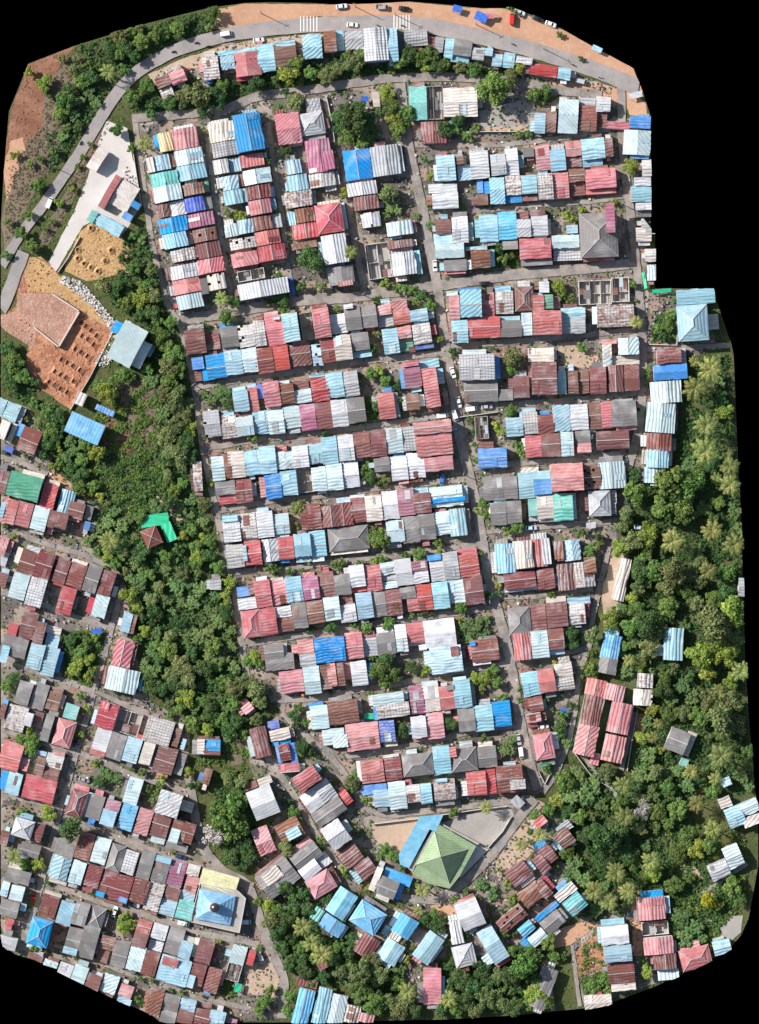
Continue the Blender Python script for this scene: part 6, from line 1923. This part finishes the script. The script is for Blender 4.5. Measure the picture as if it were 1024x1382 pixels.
for a in ((265,58,15,'dark motorbike behind another near the northwest bend',BLK,'person in dark clothes riding behind near the northwest bend'),(234,70,20,'dark motorbike farthest along the shaded west road',BLK,'person in dark clothes riding along the shaded west road'),(281,62.5,10,'black motorbike by the verge of the northwest bend',BLK,None),
(510,35,-20,'motorbike on the road just east of a white car',BLK,'person in dark clothes riding east of the white car'),(543,35,-12,'motorbike crossing the eastern set of white stripes',REDP,'person in dark clothes riding over the white stripes'),(692,60,-18,'motorbike on the road south of the red van',BLK,'person in dark clothes riding south of the red van'),(773,88,-22,'motorbike on the eastern stretch of main road',BLK,'person in dark clothes riding on the eastern road'),
(810,105,-10,'parked motorbike at the road edge east of silver van',SIL,None),(812,118,-60,'parked motorbike on earth below the main road',REDP,None),(816,124,-40,'southernmost parked motorbike below the main road',BLK,None),(109,193,60,'motorbike beside the hedge on the west road',BLK,'person in dark clothes riding beside the west hedge'),(646,748,80,'motorbike parked at the east side of red roofs',BLU,None),(134,826,75,'motorbike on the lane beside the pale blue roof',BLK,None),(168,904,70,'motorbike standing on the lane west of salmon gable',BLK,None)): bike(*a)
# ------------------------------------------------------------------ poles
POLE=flat_mat('concrete_pole',(.35,.34,.32),.8,.1)
for k,(px,py,lab) in enumerate([(78,228,'beside the hedge on the west road'),(352,18,'on the orange verge north of the bend'),(479,9,'on the orange verge beside the white car'),(533,20,'beside the eastern crossing stripes'),(642,33,'at the verge beside the blue stall'),(733,66,'on the verge of the eastern main road'),(150,112,'at the bend by the yellow palm'),(562,188,'at the corner below the maroon gable'),(606,470,'at the lane corner above the pale lattice roof'),(625,640,'at the lane corner beside the sky blue gable'),(660,812,'at the lane corner beside the maroon roof'),(838,275,'at the corner of the grey hipped house'),(700,890,'at the lane corner below the red gable'),(262,520,'at the wood edge by the bright blue roof'),(716,1074,'at the fork north of the green mosque'),(128,936,'at the crossing west of red house'),(340,1196,'at the corner northeast of the blue mosque'),(30,338,'at the junction of the west road'),(490,398,'at the top of the cross street'),(868,352,'where the cross street meets the east lane')]):
    wx,wy=wp(px,py); r=empty('utility_pole',wx,wy,.05,random.Random(k).uniform(0,3)); mb=MB(); mb.cyl((0,0,0),(0,0,9.2),.17,.11,10); mb.ob('pole',POLE,r); ca=MB(); ca.box(-.9,.9,-.05,.05,8.5,8.62); c=ca.ob('crossarm',POLE,r)
    for x in (-.8,0,.8):
        ib=MB(); ib.cyl((x,0,8.63),(x,0,8.85),.06,.04,8); ib.ob('insulator',LAMP,c)
    tag(r,'thin concrete utility pole '+lab,'utility pole','utility poles')
# ------------------------------------------------------------------ stalls, tanks and tarps at the road
TARP=flat_mat('blue_tarp',(.04,.14,.55),.5,.2,.8); TARPG=flat_mat('green_tarp',(.03,.45,.24),.5,.2,.8)
def canopy(px,py,deg,w,h,mat,label,cat='awning'):
    wx,wy=wp(px,py); r=empty('canopy',wx,wy,.1,math.radians(deg)); tag(r,label,cat); V,F=[],[]; w*=S; h*=S
    patch(V,F,[(-w/2,-h/2,2.3),(w/2,-h/2,2.2),(w/2,h/2,2.6),(-w/2,h/2,2.7)],2.2,0,.3,.08,.3); mesh_obj('cover',V,F,mat,r,True)
    for sx in (-1,1):
        for sy in (-1,1): mb=MB(); mb.cyl((sx*w*.42,sy*h*.42,0),(sx*w*.42,sy*h*.42,2.3),.06,.05,6); mb.ob('post',WOOD,r)
for a in ((617,13,-15,12,9,TARP,'blue covered stall at the north edge of the road'),(649,24,-25,17,12,TARP,'larger blue tarpaulin stall beside the salmon one'),(661,22,0,11,8,RM['K'],'salmon covered stall between blue tarpaulin and trees'),(805,67,-25,14,7,RM['L'],'sky blue canopy on the east verge of the main road'),(857,129,12,18,8,RM['W'],'white canopy at the northeast edge of the road'),
(492,135,15,10,8,TARP,'blue tarpaulin cover in the corner lot'),(507,135,8,9,20,RM['C'],'yellowish sheet shelter beside the row of trees'),(120,847+5,-10,0,0,None,''),(131,852,10,14,8,TARP,'blue tarpaulin spread beside the overgrown plot'),(498,966,0,13,8,TARPG,'green tarpaulin between the rusty and blue streaked roofs'),(869,379,-80,22,4,TARPG,'green net fence cover by the east lane'),(892,393,5,26,5,TARPG,'green fabric screen above the garden yard'),(698,1082,-45,16,13,RM['S'],'tilted silver sheet shelter at the corner of mosque yard'),
(209,702,8,38,16,TARPG,'bright green tarpaulin behind the maroon pyramid roof'),(228,718,-68,26,14,TARPG,'green tarpaulin strip east of the maroon pyramid roof'),(394,966,-50,12,5,TARP,'blue boat shaped tarpaulin by the lane bend'),(760,961,0,9,11,TARP,'blue cover in the garden east of the street'),(797,709,5,13,8,RM['W'],'white frame shelter with dark openings by the rubble yard'),(321,1332,75,12,9,TARPG,'green cover at the end of the grass pen')):
    if a[5] is not None: canopy(*a)
TANKM={'orange':flat_mat('orange_tank',(.55,.17,.05),.5,.1),'blue':flat_mat('blue_tank',(.05,.2,.5),.5,.1),'steel':flat_mat('steel_tank',(.5,.5,.5),.35,.1,metal=.6)}
for px,py,c,lab in ((139,1259,'steel','below the mid green shrub'),(716,1183,'orange','beside the maroon roof south of mosque'),(104,1196,'steel','in the yard below the pale blue roof'),(119,1050,'steel','beside the grey car'),(409,938,'orange','at the lane edge below silver roof'),(565,1222,'steel','at the street bend below mosque'),(848,1234,'blue','beside the bananas near the red roof'),(762,964,'steel','in the garden below blue cover'),(636,1280,'blue','behind the mid blue roof')):
    wx,wy=wp(px,py); r=empty('water_tank',wx,wy,.1); mb=MB(); mb.cyl((0,0,.4),(0,0,1.7),.62,.62,16); mb.cyl((0,0,1.7),(0,0,1.95),.62,.25,16); mb.ob('tank',TANKM[c],r,False); st=MB(); st.box(-.6,.6,-.6,.6,0,.39); st.ob('stand',CONC,r); tag(r,f'{c} water tank {lab}','water tank')
# ------------------------------------------------------------------ light and camera
scene.world=bpy.data.worlds.new('World'); w=scene.world; w.use_nodes=True; nt=w.node_tree; nt.nodes.clear()
sky=nt.nodes.new('ShaderNodeTexSky'); sky.sky_type='NISHITA'; sky.sun_disc=False; EL=math.radians(37); sd=Vector((-.9,.44,0)).normalized()
sky.sun_elevation=EL; sky.sun_rotation=math.atan2(sd.x,sd.y)%(2*math.pi); sky.air_density=1.2; sky.dust_density=1.5
bg=nt.nodes.new('ShaderNodeBackground'); bg.inputs[1].default_value=.08; ow=nt.nodes.new('ShaderNodeOutputWorld'); nt.links.new(sky.outputs[0],bg.inputs[0]); nt.links.new(bg.outputs[0],ow.inputs[0])
sun=bpy.data.lights.new('Sun','SUN'); sun.energy=5.0; sun.angle=math.radians(.9); sun.color=(1,.965,.92); so=bpy.data.objects.new('Sun',sun); COL.objects.link(so)
dirv=-(sd*math.cos(EL)+Vector((0,0,math.sin(EL)))); so.rotation_euler=dirv.to_track_quat('-Z','Y').to_euler(); so.location=(0,0,200)
cam=bpy.data.cameras.new('Camera'); co=bpy.data.objects.new('Camera',cam); COL.objects.link(co); HC=1500; co.location=(0,0,HC); cam.sensor_fit='VERTICAL'; cam.sensor_height=24
cam.lens=24*HC/(1382*S); cam.clip_start=10; cam.clip_end=4000; scene.camera=co
scene.view_settings.view_transform='Standard'; scene.view_settings.look='None'; scene.view_settings.exposure=0.5; scene.view_settings.gamma=1
scene.cycles.max_bounces=6; scene.cycles.diffuse_bounces=3
